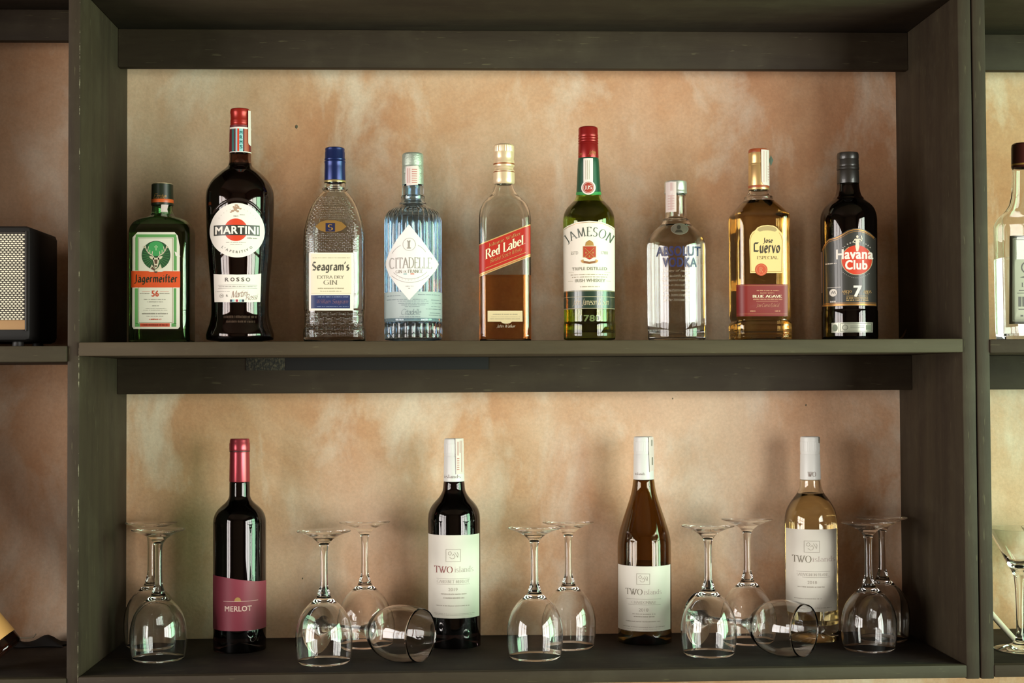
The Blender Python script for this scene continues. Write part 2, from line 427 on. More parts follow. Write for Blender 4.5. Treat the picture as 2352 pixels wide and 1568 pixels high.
def TA(s, cx, cy, r, a_mid, a_span, size, style='bold', flip=False, wide=1.0):   # lettering on an arc, angles in degrees from up
    out = []; n = len(s); wds = []
    for ch in s:
        if ch == ' ': wds.append(.35); continue
        v, f = raw_text(ch, style); wds.append(max(p[0] for p in v) - min(p[0] for p in v) + .14)
    tot = sum(wds); run = 0.0
    for i, ch in enumerate(s):
        frac = (run + wds[i] / 2) / tot; run += wds[i]
        if ch == ' ': continue
        a = a_mid + a_span * (frac - .5) * (-1 if flip else 1)
        v, f = raw_text(ch, style)
        ax = min(p[0] for p in v); bx = max(p[0] for p in v)
        t = radians(a); q = []
        for p in v:
            lx = (p[0] - (ax + bx) / 2) * size * 1.3 * wide; ly = p[1] * size * 1.3
            rr = r + ly if not flip else r - ly
            e = p[2] if len(p) > 2 else 0
            if not flip: q.append((cx + rr * sin(t) + lx * cos(t), cy - rr * cos(t) + lx * sin(t), e))
            else: q.append((cx + rr * sin(t) - lx * cos(t), cy - rr * cos(t) - lx * sin(t), e))
        out.append((q, f))
    return out
def poly(pts): return (list(pts), [tuple(range(len(pts)))])
def rect(x0, x1, y0, y1): return poly([(x0, y0), (x1, y0), (x1, y1), (x0, y1)])
def disc(cx, cy, rx, ry=None, n=40):
    ry = ry or rx
    return poly([(cx + rx * cos(2 * pi * k / n), cy + ry * sin(2 * pi * k / n)) for k in range(n)])
def ringp(cx, cy, r0, r1, a0=0, a1=360, n=40, ry=1.0):
    v = []; f = []
    for k in range(n + 1):
        t = radians(a0 + (a1 - a0) * k / n)
        v += [(cx + r0 * sin(t), cy - ry * r0 * cos(t)), (cx + r1 * sin(t), cy - ry * r1 * cos(t))]
        if k: f.append((2 * k - 2, 2 * k - 1, 2 * k + 1, 2 * k))
    return v, f
def stroke(pts, wd):
    v, f = [], []
    for p, q in zip(pts[:-1], pts[1:]):
        L = sqrt((q[0] - p[0]) ** 2 + (q[1] - p[1]) ** 2) or 1
        nx, ny = -(q[1] - p[1]) / L * wd / 2, (q[0] - p[0]) / L * wd / 2
        i = len(v); v += [(p[0] + nx, p[1] + ny), (q[0] + nx, q[1] + ny), (q[0] - nx, q[1] - ny), (p[0] - nx, p[1] - ny)]; f.append((i, i + 1, i + 2, i + 3))
    return v, f
def frame(x0, x1, y0, y1, wd):
    return [rect(x0, x1, y0, y0 + wd), rect(x0, x1, y1 - wd, y1), rect(x0, x0 + wd, y0 + wd, y1 - wd), rect(x1 - wd, x1, y0 + wd, y1 - wd)]
def fine(x0, x1, y, hgt, seed=1, slope=0.0):       # a line of print too small to read
    rnd = random.Random(seed); out = []; x = x0
    while x < x1 - 1:
        wd = min(rnd.uniform(1.0, 2.2), x1 - x)
        yy = y - slope * (x - (x0 + x1) / 2)
        out.append(rect(x, x + wd, yy - hgt / 2 * rnd.uniform(.6, 1), yy + hgt / 2)); x += wd + rnd.choice((.6, .7, .8, 2.0))
    return out

# ------------------------------------------------------------------ bottles: a root that maps photo pixels onto its own front
SINGLE = {'border', 'edging', 'gold_edging', 'lettering', 'brand_lettering', 'signature', 'number', 'flag_dash', 'gold_border'}
PRINT = {'moulded_lettering', 'small_print', 'script_lettering', 'seal_print', 'strip_print', 'emblem_rays', 'stripe_marks', 'band_lettering', 'strip_lettering', 'ornament', 'strip_panel', 'arched_lettering'}
class Bottle:
    def __init__(s, name, label, cat, xc, ymid, Y, zb, group=None, turn=True, yf=0.0):
        p = P(xc, ymid, Y - yf); s.X0, s.Y0, s.zb, s.xc0 = p.x, Y, zb, xc
        s.depth = (Vector((p.x, Y, p.z)) - CAM).dot(FW); s.s = s.depth / F_PX
        s.root = empty(name, (p.x, Y, zb), atan2(-p.x, Y - CAM.y) if turn else 0.0)
        s.turn = turn
        tag(s.root, label, cat, group)
        s.front = None                  # (radius function) or (a, b, rc)
    def z(s, py, yo=0.0): return P(s.xc0, py, s.Y0 + yo).z - s.zb
    def prof(s, pts): return [(q[0] * s.s, max(s.z(q[1]), 0.0)) + tuple(q[2:]) for q in pts]
    def set_round(s, prof):
        prof = sorted(prof, key=lambda q: q[1])
        def R(z):
            if z <= prof[0][1]: return prof[0][0]
            for (r0, z0), (r1, z1) in zip(prof[:-1], prof[1:]):
                if z0 <= z <= z1: return r0 + (r1 - r0) * (z - z0) / (z1 - z0 + 1e-12)
            return prof[-1][0]
        s.R = R; s.front = 'round'
    def set_flat(s, a, b, rc): s.front = (a, b, rc); s.secs = None
    def set_secs(s, secs, ref): s.secs = secs; s.front = s.section(ref)
    def section(s, z):
        for p, q in zip(s.secs[:-1], s.secs[1:]):
            if p[0] <= z <= q[0]:
                t = (z - p[0]) / (q[0] - p[0] + 1e-9); return tuple(p[c] + (q[c] - p[c]) * t for c in (1, 2, 3))
        return s.secs[-1][1:]
    def put(s, name, shapes, mat, parent=None, layer=1, dy=None):
        """shapes in photo pixels, wrapped onto the front of the bottle"""
        if 1 < len(shapes) <= 9 and name in SINGLE:
            return [s.put(name, [sh_], mat, parent, layer) for sh_ in shapes][0]
        off = 0.00016 * layer; bm = bmesh.new()
        for v, f in shapes:
            vs_ = [bm.verts.new((p[0], p[1], p[2] if len(p) > 2 else 0)) for p in v]
            for q in f:
                try: bm.faces.new([vs_[i] for i in q])
                except ValueError: pass
        bmesh.ops.triangulate(bm, faces=bm.faces[:])
        if not bm.verts: bm.free(); return None
        ys = [v.co.y for v in bm.verts]; xs = [v.co.x for v in bm.verts]; ym = (min(ys) + max(ys)) / 2
        lean = lambda py: proj((s.X0, s.Y0, s.zb + s.z(py)))[0]
        cuts = []
        if s.front == 'round':
            Rm = s.R(s.z(ym)) / s.s; xm = lean(ym)
            cuts = [('x', xm + Rm * sin(radians(5 * k))) for k in range(-17, 18)]
            if s.R(s.z(min(ys))) != s.R(s.z(max(ys))):
                n = int((max(ys) - min(ys)) / 7); cuts += [('y', min(ys) + (k + .5) * 7) for k in range(n)]
        else:
            a, b, rc = s.front; zm = s.zb + s.z(ym, -b)
            cuts = [('x', proj((s.X0 + sg * (a - rc + rc * sin(radians(9 * k))), s.Y0 - b, zm))[0]) for k in range(0, 10) for sg in (-1, 1)]
            cuts += [('y', min(ys) + (k + .5) * 9) for k in range(int((max(ys) - min(ys)) / 9))]
        for ax, c in cuts:
            lo, hi = (min(xs), max(xs)) if ax == 'x' else (min(ys), max(ys))
            if lo < c < hi:
                bmesh.ops.bisect_plane(bm, geom=bm.verts[:] + bm.edges[:] + bm.faces[:], plane_co=(c, 0, 0) if ax == 'x' else (0, c, 0), plane_no=(1, 0, 0) if ax == 'x' else (0, 1, 0))
        base_off = off
        for v in bm.verts:
            px, py = v.co.x, v.co.y; off = base_off + v.co.z
            if s.front == 'round':
                r = s.R(s.z(py)); z = s.z(py, -r); r = s.R(z) + off
                x = (px - lean(py)) * s.s * (1 - .45 * r / s.depth)
                x = max(-r * .9995, min(r * .9995, x))
                v.co = (x, -sqrt(r * r - x * x), z)
            else:
                a, b, rc = s.front; q = P(px, py, s.Y0 - b)
                if s.secs:
                    for _ in range(3):
                        a, b, rc = s.section(q.z - s.zb); q = P(px, py, s.Y0 - b)
                a += off; b += off; rc += off
                x = q.x - s.X0; z = q.z - s.zb
                if not s.turn or True:
                    if abs(x) <= a - rc: y = -b
                    else:
                        t = min(abs(x), a * .9999) - (a - rc); y = -(b - rc) - sqrt(max(rc * rc - t * t, 0)); x = max(-a, min(a, x))
                v.co = (x, y, z)
        for fc in bm.faces:
            if fc.calc_center_median() and fc.normal.y > 0: pass
        bm.normal_update()
        for fc in bm.faces:
            if fc.normal.y > 0: fc.normal_flip()
            fc.smooth = True
        o = from_bm(name, bm, mat, parent or s.root)
        if name in PRINT: o['kind'] = 'stuff'
        return o

# ------------------------------------------------------------------ the room
XL, XLI, XRI, XR, XRR = -0.4916, -0.4761, 0.6675, 0.6861, 0.7041
Z1, Z0, ZB, ZM, ZT, YB, YW = 1.5529, 1.1275, 1.952, 1.4846, 2.0071, 0.2058, 0.268
ROOMWALL = M('dark_limewash', '5a4636', 0.9); ROOMWOOD = M('dark_floorboards', '4a3424', 0.6); FRAMEMAT = M('dark_window_frame', '2b2a22', 0.5)
def structure(o): o['kind'] = 'structure'; return o
def slab(name, x0, x1, y0, y1, z0, z1, mat): return structure(board(name, x0, x1, y0, y1, z0, z1, mat, bev=0))
wb = slab('wall_back', LWX - .12, RWX + .12, YW, YW + 0.12, 0, 2.72, PLASTER)
slab('floor', LWX - .12, RWX + .12, -4.12, YW + 0.12, -0.1, 0, ROOMWOOD)
slab('ceiling', LWX - .12, RWX + .12, -4.12, YW + 0.12, 2.72, 2.82, ROOMWALL)
slab('wall_front', LWX - .12, RWX + .12, -4.12, -4.0, 0, 2.72, ROOMWALL)
def side_wall(name, xw, sgn, panes, win):
    y0, y1 = min(p[0] for p in panes) - .06, max(p[1] for p in panes) + .06
    bm = bmesh.new(); xa, xb = sorted((xw, xw + .12 * sgn))
    for a, b, c, d in ((-4.0, y0, 0, 2.72), (y1, YW, 0, 2.72), (y0, y1, 0, WZ0 - .06), (y0, y1, WZ1 + .06, 2.72)): box_bm(bm, xa, xb, a, b, c, d)
    structure(from_bm(name, bm, ROOMWALL))
    r = structure(empty(win, (xw, (y0 + y1) / 2, WZ0 - .06)))
    fx = sorted((xw - .02 * sgn, xw + .05 * sgn)); fx2 = sorted((xw, xw + .04 * sgn))
    def bar(n, a, b, c, d, f):
        o = board(n, f[0], f[1], a, b, c, d, FRAMEMAT, r)
    bar('window_sill', y0, y1, WZ0 - .06, WZ0, fx); bar('window_head', y0, y1, WZ1, WZ1 + .06, fx)
    bar('jamb', y0, y0 + .06, WZ0, WZ1, fx); bar('jamb', y1 - .06, y1, WZ0, WZ1, fx)
    for p, q in zip(panes[:-1], panes[1:]): bar('mullion', p[1], q[0], WZ0, WZ1, fx2)
    for p in panes: bar('glazing_bar', p[0], p[1], 1.62, 1.645, fx2)
side_wall('wall_right', RWX, 1, RPANES, 'window_1')
side_wall('wall_left', LWX, -1, LPANES, 'window_2')
# small dark specks stuck to the plaster
def speck(px, py, r):
    q = P(px, py, YW); bm = bmesh.new()
    bmesh.ops.create_icosphere(bm, subdivisions=1, radius=r)
    for v in bm.verts: v.co.y *= .3; v.co.z *= 1.5; v.co += Vector((q.x, YW - r * .1, q.z)) - wb.location
    from_bm('speck', bm, M('dark_speck', '5d5844', .8), wb, 60)
speck(681, 291, .0022); speck(1851, 930, .0012); speck(1545, 915, .0010); speck(695, 1328, .001)

# ------------------------------------------------------------------ shelving: three units of painted boards
T18 = .0178
def unit(name, label):
    o = empty(name, (0, 0, 0)); return tag(o, label, 'shelf', 'green painted wall shelving')
mid = unit('shelving_unit', 'dark green painted wooden shelving unit holding the bottle rows and wine glasses')
board('side_panel', XL, XLI, 0, YW, Z0 - .03, ZT + .06, PAINT_EDGE, mid)
board('side_panel', XRI, XR - .0008, 0, YW, Z0 - .018, ZT + .06, PAINT_Z, mid)
board('shelf_board', XLI, XRI, -.004, YW, Z1 - T18, Z1, PAINT_SHELF, mid)
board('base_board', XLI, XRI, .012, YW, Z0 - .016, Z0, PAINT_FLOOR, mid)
board('front_rail', XLI, XRI, -.002, .0118, Z0 - .016, Z0 + .0004, PAINT_X, mid)
board('top_board', XLI, XRI, 0, YW, ZT, ZT + T18, PAINT_X, mid)
board('back_rail', XLI, XRI, YB, YB + .016, ZB, ZT, PAINT_X, mid)
board('back_rail', XLI, XRI, YB, YB + .016, ZM, Z1 - T18, PAINT_X, mid)
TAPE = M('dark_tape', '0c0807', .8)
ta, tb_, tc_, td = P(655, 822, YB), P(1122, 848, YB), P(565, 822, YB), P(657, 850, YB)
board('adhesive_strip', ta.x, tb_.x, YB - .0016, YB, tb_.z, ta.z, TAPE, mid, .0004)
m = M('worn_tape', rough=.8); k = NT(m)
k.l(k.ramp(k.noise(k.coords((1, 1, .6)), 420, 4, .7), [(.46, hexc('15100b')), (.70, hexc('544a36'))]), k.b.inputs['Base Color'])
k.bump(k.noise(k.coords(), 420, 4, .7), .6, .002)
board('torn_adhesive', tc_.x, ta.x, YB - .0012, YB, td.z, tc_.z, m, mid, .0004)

lft = unit('shelving_unit', 'shadowed shelving unit holding the black loudspeaker and a leaning bottle')
XLL = -0.83
board('side_panel', XLL - T18, XLL, 0, YW, Z0 - .03, ZT + .06, PAINT_Z, lft)  # unseen end panel, placed close in to block left window light here
board('shelf_board', XLL, XL, -.004, YW, Z1 - .0045 - .0205, Z1 - .0045, PAINT_X, lft)
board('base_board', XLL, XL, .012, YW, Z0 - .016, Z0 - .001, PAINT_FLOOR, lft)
board('front_rail', XLL, XL, -.002, .0118, Z0 - .016, Z0 - .001, PAINT_X, lft)
zl = P(80, 93, YB).z
board('back_rail', XLL, XL, YB, YB + .016, zl, zl + .045, PAINT_X, lft)
board('top_board', XLL, XL, 0, YW, zl + .045, zl + .062, PAINT_X, lft)

rgt = unit('shelving_unit', 'adjoining shelving unit holding the square gin bottle and cocktail glasses')
board('side_panel', XR + .0008, XRR, -.001, YW, Z0 - .018, ZT + .06, PAINT_Z, rgt)
XQ = 1.25
board('side_panel', XQ, XQ + T18, 0, YW, Z0 - .018, ZT + .06, PAINT_Z, rgt)
board('shelf_board', XRR, XQ, -.003, YW, Z1 - T18 - .001, Z1 - .001, PAINT_X, rgt)
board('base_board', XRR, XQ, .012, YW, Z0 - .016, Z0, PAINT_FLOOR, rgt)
board('front_rail', XRR, XQ, -.002, .0118, Z0 - .016, Z0, PAINT_X, rgt)
board('top_board', XRR, XQ, 0, YW, ZT - .002, ZT + .016, PAINT_X, rgt)
board('back_rail', XRR, XQ, YB, YB + .016, ZB, ZT - .002, PAINT_X, rgt)
board('back_rail', XRR, XQ, YB, YB + .016, ZM, Z1 - T18 - .001, PAINT_X, rgt)

# ------------------------------------------------------------------ spirits on the upper shelf
UG = 'spirit bottles on the upper shelf'
YS = .12
def capring(b, name, pts, mat, n=64, mod=None, smooth=30, parent=None): return lathe(name, b.prof(pts), mat, parent or b.root, n, mod, smooth)
def knurl(n, d): return lambda a, z, r: 1 + d * (1 if sin(a * n) > 0 else -1)

# --- square green herbal liqueur bottle
b = Bottle('liqueur_bottle', 'square green glass liqueur bottle with stag label and orange band', 'bottle', 362, 650, YS, Z1, UG, turn=False, yf=.031)
hw = 69 * b.s; dp = .031
sec = [(0, hw * .94, dp * .93, .010), (.004, hw, dp, .012), (b.z(540), hw, dp, .012), (b.z(527), hw * .985, dp * .985, .014), (b.z(516), hw * .93, dp * .95, .018), (b.z(507), hw * .80, dp * .88, .022), (b.z(502), hw * .62, dp * .8, .022), (b.z(498), hw * .46, dp * .68, .02), (b.z(493), 27 * b.s, 27 * b.s, 27 * b.s), (b.z(486), 23.5 * b.s, 23.5 * b.s, 23.5 * b.s), (b.z(472), 23 * b.s, 23 * b.s, 23 * b.s)]
ss = secspline(sec, 3)
GREENGLASS = glass('green_glass', (.42, .80, .46))
inner = [(z, a - .0025, c - .0025, max(rc - .002, .004)) for z, a, c, rc in ss if z > .005]
inner[0] = (.006,) + inner[0][1:]
v1, f1 = loft_data(ss); v2, f2 = loft_data(inner); n1 = len(v1); nr = len(rring(1, 1, .1))
# open the two mouths and bridge them so the bottle is hollow
f1 = f1[:-1]; f2 = f2[:-1]
ff = f1 + [tuple(n1 + i for i in q[::-1]) for q in f2]
t1 = n1 - nr; t2 = n1 + len(v2) - nr
ff += [(t1 + k_, t1 + (k_ + 1) % nr, t2 + (k_ + 1) % nr, t2 + k_) for k_ in range(nr)]
pydata('glass_body', v1 + v2, ff, GREENGLASS, b.root, 38)
lv = b.z(519)
loft('liquid', [(z - (.0002 if i == 0 else 0), a + .0002, c + .0002, rc) for i, (z, a, c, rc) in enumerate(inner) if z < lv], glass('herbal_liqueur', (.42, .27, .10), ior=1.34), b.root)
cp = capring(b, 'cap', [(0, 474), (21, 474, 1), (25, 472), (25, 462), (24.3, 430), (24.3, 425), (22, 423, 1), (0, 423)], M('dark_green_cap', '1f2a1c', .35))
b.set_round([(25.2 * b.s, b.z(475)), (24.4 * b.s, b.z(422))])
lathe('cap_band', b.prof([(25.2, 467), (25.4, 466), (25.4, 460), (25.1, 459)]), M('orange_band', 'd8642a', .4), cp)
lathe('cap_top', b.prof([(22.5, 424), (22.5, 422.6), (21.5, 422), (0, 422)]), M('gold_cap_top', 'cdbb93', .4, .3), cp)
b.put('lettering', [T('Ernte', 357, 386, 444, 455, 'script')], GOLD, cp, 2)
b.set_round([(23.5 * b.s, b.z(500)), (23.5 * b.s, b.z(470))])
b.put('tax_seal', [poly([(375, 470), (391, 466), (388, 480), (390, 490), (380, 495), (374, 486)])], STAMP, None, 3)
b.set_flat(hw, dp, .012)
LABW = M('liqueur_label_paper', 'e2dccb', .5)
lab = b.put('front_label', [poly([(304, 545), (316, 533), (401, 533), (408, 541), (411, 556), (413, 566), (413, 750), (409, 755), (307, 755), (303, 750)])], LABW)
JG = M('label_green', '5f9a55', .5)
b.put('border', [rect(311, 317, 545, 621), rect(399, 406, 545, 621), rect(312, 405, 538, 545), rect(310, 317, 662, 743), rect(399, 405, 662, 743), rect(310, 321, 742, 750), rect(394, 405, 742, 750)], JG, lab, 2)
b.put('border_line', frame(318.5, 397, 546, 741, .8), M('olive_ink', '7e7a4c', .5), lab, 2)
b.put('emblem', [disc(358.6, 586, 33)], M('emblem_green', '1f4d2a', .5), lab, 2)
b.put('emblem_glow', [disc(358.5, 571, 19, 17)], M('emblem_light_green', '3f9a54', .5), lab, 3)
rays = [stroke([(358 + 12 * cos(t), 588 + 12 * sin(t)), (358 + 31 * cos(t), 588 + 31 * sin(t))], .6) for t in [radians(a) for a in list(range(-25, 70, 12)) + list(range(115, 206, 12))]]
b.put('emblem_rays', rays, JG, lab, 3)
ant = []
for sg in (-1, 1):
    X = lambda x: 358.5 + sg * x
    ant += [stroke([(X(4), 592), (X(9), 586), (X(16), 582), (X(22), 574), (X(25), 564)], 2.2), stroke([(X(9), 586), (X(8), 577)], 1.6), stroke([(X(14), 583), (X(14), 574)], 1.6), stroke([(X(20), 577), (X(17), 566)], 1.5), stroke([(X(23), 571), (X(29), 566)], 1.4),
            poly([(X(4), 592), (X(11), 588), (X(16), 589), (X(12), 594), (X(5), 597)])]
ant += [poly([(351, 592), (366, 592), (365, 602), (362, 613), (358, 617), (354, 613), (352, 602)]), poly([(349, 607), (345, 616), (358, 624), (372, 616), (368, 606), (364, 614), (358, 619), (353, 614)])]
b.put('stag_head', ant, M('stag_cream', 'd8cbb0', .5), lab, 4)
b.put('stag_shading', [poly([(354.5, 596), (362, 596), (361, 606), (356, 606)]), disc(358.3, 611, 2.6, 2), stroke([(352, 600), (355, 612)], 1.2), poly([(350, 612), (347, 617), (356, 622), (357, 619)]), poly([(355, 623), (362, 623), (361, 627), (356, 627)])], M('stag_brown', '5b4330', .5), lab, 5)
b.put('cross', [rect(357.7, 359.5, 563, 575), rect(354.5, 362.7, 566, 567.8)], M('cross_pale', 'b9dba6', .5), lab, 4)
b.put('band', [poly([(301, 622), (340, 622.5), (345, 624), (372, 624), (377, 622.5), (414, 623), (414, 660), (301, 660)])], M('label_orange', 'd9501b', .5), lab, 3)
b.put('brand_lettering', [T('Jägermeifter', 308, 408, 629, 654, 'black')], M('dark_green_ink', '1d2a14', .5), lab, 4)
b.put('number', [T('56', 348.5, 365, 667, 681, 'bold')], M('label_red', 'c64c2a', .5), lab, 3)
b.put('small_print', [rect(327, 345, 669.5, 670.3), rect(368, 388, 669.5, 670.3)] + fine(343, 371, 733, 3, 4), M('label_red', 'c64c2a', .5), lab, 3)
b.put('small_print', fine(322, 345, 674, 2, 1) + fine(367, 392, 674, 2, 2) + fine(331, 382, 687.5, 1.8, 3) + fine(339, 376, 693, 1.6, 4) + fine(350, 366, 702, 1.5, 5) + fine(335, 382, 708, 1.2, 5) + fine(330, 385, 712, 1.2, 6) + fine(327, 386, 720, 3, 7) + fine(337, 377, 726, 1.4, 8), GREYINK, lab, 3)
b.put('red_strip', [rect(322, 390, 742, 750)], M('label_red', 'c64c2a', .5), lab, 3)
b.put('strip_lettering', fine(326, 386, 746, 4, 11), M('strip_brown', '7e2a14', .5), lab, 4)
b.put('torn_flap', [poly([(401, 577), (408, 581), (415, 589), (404, 588)])], WHITE, lab, 5)

# --- tall dark vermouth bottle
b = Bottle('vermouth_bottle', 'tall dark vermouth bottle with red cap, white disc label and red dot', 'bottle', 551.5, 560, YS - .005, Z1, UG)
out = spline(b.prof([(66, 782, 1), (76, 779), (77, 770), (75, 760), (70, 745), (65.5, 722), (65, 700), (66, 670), (68, 640), (71, 610), (74, 560), (76.5, 500), (77.5, 460), (76.5, 443), (72.5, 430), (66, 418), (56, 406), (45, 396), (33, 387), (27, 380), (24.8, 368), (24.6, 352), (21, 346), (20.5, 300), (20.5, 258)]), 4)
VG = glass('vermouth_glass', (.30, .18, .14))
sh, inn = glass_shell('glass_body', out, VG, b.root, .003, .007)
lathe('liquid', fill(inn, b.z(376)), M('red_vermouth', raw=(.012, .004, .003), rough=.05), b.root)
b.set_round(out)
REDCAP = M('red_metal_cap', '9c2418', .32, .35)
capring(b, 'cap', [(22.5, 291), (22.8, 289), (22, 286.5), (22.6, 284), (22, 281.5), (22.6, 279), (21.8, 276), (21.8, 264), (22.6, 261), (22.6, 257), (22, 253), (20, 251, 1), (0, 251)], REDCAP)
b.set_round([(25 * b.s, b.z(352)), (23.4 * b.s, b.z(288))])
nb = capring(b, 'neck_band', [(21, 349.5), (25, 349.4, 1), (23.6, 290), (21, 289.8)], M('neck_maroon', '6a1e22', .45))
b.set_round([(25 * b.s, b.z(349.4)), (23.6 * b.s, b.z(290))])
st = [rect(533, 537, 295, 347)], [rect(541.5, 545, 295, 347), rect(549.5, 558, 295, 347)], [rect(545, 549.5, 295, 347)], [rect(561, 571, 295, 347)], [rect(528, 577, 291, 295), rect(528, 577, 347, 349)]
for nm, s_, mt in zip(('stripe', 'stripe', 'stripe', 'stripe', 'edging'), st, (M('teal_ink', '1d6a63', .4), M('sky_ink', '8fc0c4', .4), RED, M('rust_ink', 'a5452a', .4), WHITE)): b.put(nm, s_, mt, nb, 5)
b.put('stripe_marks', [T('M', 550.5, 557, 300, 308, 'bold'), T('R', 550.5, 557, 311, 319, 'bold'), T('M', 550.5, 557, 322, 330, 'bold'), T('S', 550.5, 557, 333, 341, 'bold')], M('teal_ink'), nb, 6)
b.set_round([(25.6 * b.s, b.z(352)), (24.2 * b.s, b.z(245))])
b.put('tax_seal', [poly([(570, 252), (575.5, 252), (576.5, 333), (571, 330), (570, 326)])], STAMP, None, 7)
b.set_round(out)
# raised arc moulded in the glass over the disc
def ridge(b, pts, rad, mat, parent, layer=2):
    v = []; f = []; n = 8
    def S(px, py):
        r = b.R(b.z(py)); z = b.z(py, -r); r = b.R(z); xm = proj((b.X0, b.Y0, b.zb + z))[0]
        x = max(-r * .995, min(r * .995, (px - xm) * b.s * (1 - .45 * r / b.depth))); return Vector((x, -sqrt(r * r - x * x), z))
    Q = [S(*p) for p in pts]
    for i, q in enumerate(Q):
        d = (Q[min(i + 1, len(Q) - 1)] - Q[max(i - 1, 0)]).normalized(); nn = Vector((q.x, q.y, 0)).normalized(); bb = d.cross(nn)
        tp = rad * (.35 if i in (0, len(Q) - 1) else 1)
        v += [tuple(q + (nn * cos(2 * pi * k_ / n) * .7 + bb * sin(2 * pi * k_ / n)) * tp) for k_ in range(n)]
        if i:
            for k_ in range(n): f.append(((i - 1) * n + k_, (i - 1) * n + (k_ + 1) % n, i * n + (k_ + 1) % n, i * n + k_))
    return pydata('moulded_ridge', v, f, mat, parent, 60)
ridge(b, [(545 + 66 * sin(radians(a)), 528 - 71 * cos(radians(a))) for a in range(-56, 57, 7)], .0022, M('dark_glass_ridge', raw=(.02, .012, .01), rough=.08), sh)
b.put('moulded_lettering', fine(515, 590, 727, 6, 81) + fine(520, 585, 738, 5, 82), M('moulded_sheen', '4a3a30', .12), sh, 2)
lab = b.put('disc_label', [disc(545, 528.5, 62, 62.5, 64)], WHITE)
b.put('red_dot', [disc(542, 527.5, 26)], RED, lab, 2)
b.put('bar', [rect(492.5, 595.5, 516, 540)], M('bar_black', '2a2a20', .45), lab, 3)
b.put('brand_lettering', [T('MARTINI', 495.5, 593, 519, 537, 'bold')], WHITEINK, lab, 4)
b.put('arched_lettering', TA("L'APERITIVO", 545, 528, 53, 180, 88, 6, 'bold', flip=True) , M('slate_ink', '7d7a70', .5), lab, 2)
b.put('small_print', TA('ooooooooooooo', 545, 528, 49, 0, 120, 2.4, 'sans') + fine(520, 566, 556, 1.5, 3) + fine(530, 556, 561, 1.2, 5) + fine(568, 590, 546, 3, 9) + [T('1863', 537, 547, 494, 498, 'sans')] + fine(551, 563, 493, 1.5, 2), GREYINK, lab, 2)
b.put('crest', [disc(541 + dx, 479 + dy, rx, ry, 10) for dx, dy, rx, ry in ((0, 0, 4, 6), (-6, 5, 3.5, 2.5), (6, -3, 3, 4), (2, -8, 4, 2), (11, 0, 3, 2), (-10, 8, 2.5, 1.5), (5, 6, 3, 2.5), (-4, -4, 2, 2))], M('crest_brown', 'a98a72', .5), lab, 2)
lab = b.put('lower_label', [poly([(492, 627), (506, 629), (545, 630.5), (585, 629), (599, 626), (597, 692), (570, 693.5), (520, 693.5), (494, 692)])], WHITE)
b.put('lettering', [T('R', 517.5, 526, 637, 646, 'bold'), T('O', 530, 539, 637, 646, 'bold'), T('S', 543, 550, 637, 646, 'bold'), T('S', 554, 561, 637, 646, 'bold'), T('O', 564.5, 574, 637, 646, 'bold')], M('brown_ink', '4f4236', .5), lab, 2)
b.put('small_print', [rect(502, 590, 653.5, 654.2), rect(502, 590, 661.3, 662)] + fine(504, 588, 657.5, 1.6, 12) + fine(496, 530, 668.5, 1.3, 4) + [ringp(510, 678.5, 4, 4.7), T('M', 508, 512, 676.5, 680.5, 'bold'), T('R', 520, 524.5, 676, 681, 'bold')], GREYINK, lab, 2)
b.put('signature', [T('Martini', 532, 570, 666, 682, 'script', .12), T('Rossi', 564, 592, 674, 688, 'script', .1)], M('copper_ink', '8e5c48', .45), lab, 3)
for x, mt in ((529, M('navy_ink', '1c2a3c', .5)), (534, M('sky_ink')), (542, M('crimson_ink', 'a12a3c', .5)), (550, M('sky_ink')), (556, M('navy_ink'))): b.put('stripe', [rect(x, x + 4.5, 687.5, 693)], mt, lab, 3)

# --- clear woven-texture gin bottle
b = Bottle('gin_bottle', 'clear woven-texture gin bottle with blue cap and cream label', 'bottle', 765.5, 570, YS, Z1, UG, turn=False, yf=.03)
A = lambda hwpx, zpy, dr=.86, rcf=.5: (b.z(zpy), hwpx * b.s, hwpx * b.s * dr, hwpx * b.s * rcf)
sec = [(0, 60 * b.s, 52 * b.s, .02), (.003, 69 * b.s, 59 * b.s, .022), A(70.5, 770), A(70, 757), A(68, 754), A(67.5, 715), A(69, 710), A(69.5, 585), A(69.5, 546), A(66, 522), A(60.5, 500), A(54, 480, .87, .55), A(46, 463, .9, .7), A(35, 448, .98, .95), A(28, 441, 1, 1), A(25, 438, 1, 1), A(29, 436, 1, 1), A(29, 433, 1, 1), A(24, 431, 1, 1), A(23.5, 422, 1, 1), A(20.5, 415, 1, 1), A(20, 360, 1, 1)]
ss = secspline(sec, 3)
ss = [(max(z, 0), a, c, min(rc, a, c)) for z, a, c, rc in ss]
WOVEN = glass('woven_glass', (.975, .985, .965)); k = NT(WOVEN)
tc = k.n('ShaderNodeTexCoord'); mp = k.n('ShaderNodeMapping'); mp.inputs['Scale'].default_value = (1, 1, 1)
sx = k.n('ShaderNodeSeparateXYZ'); k.l(tc.outputs['Object'], sx.inputs[0]); cx_ = k.n('ShaderNodeCombineXYZ'); k.l(sx.outputs[0], cx_.inputs[0]); k.l(sx.outputs[2], cx_.inputs[1])
br = k.n('ShaderNodeTexBrick'); k.l(cx_.outputs[0], br.inputs['Vector']); br.inputs['Scale'].default_value = 60; br.inputs['Mortar Size'].default_value = .03; br.inputs['Mortar Smooth'].default_value = .8; br.inputs['Brick Width'].default_value = .36; br.inputs['Row Height'].default_value = .12
br.inputs['Color1'].default_value = (1, 1, 1, 1); br.inputs['Color2'].default_value = (.5, .5, .5, 1); br.inputs['Mortar'].default_value = (0, 0, 0, 1)
k.bump(k.noise(k.coords((1, 1, 1)), 130, 3, .5), .35, .0008)
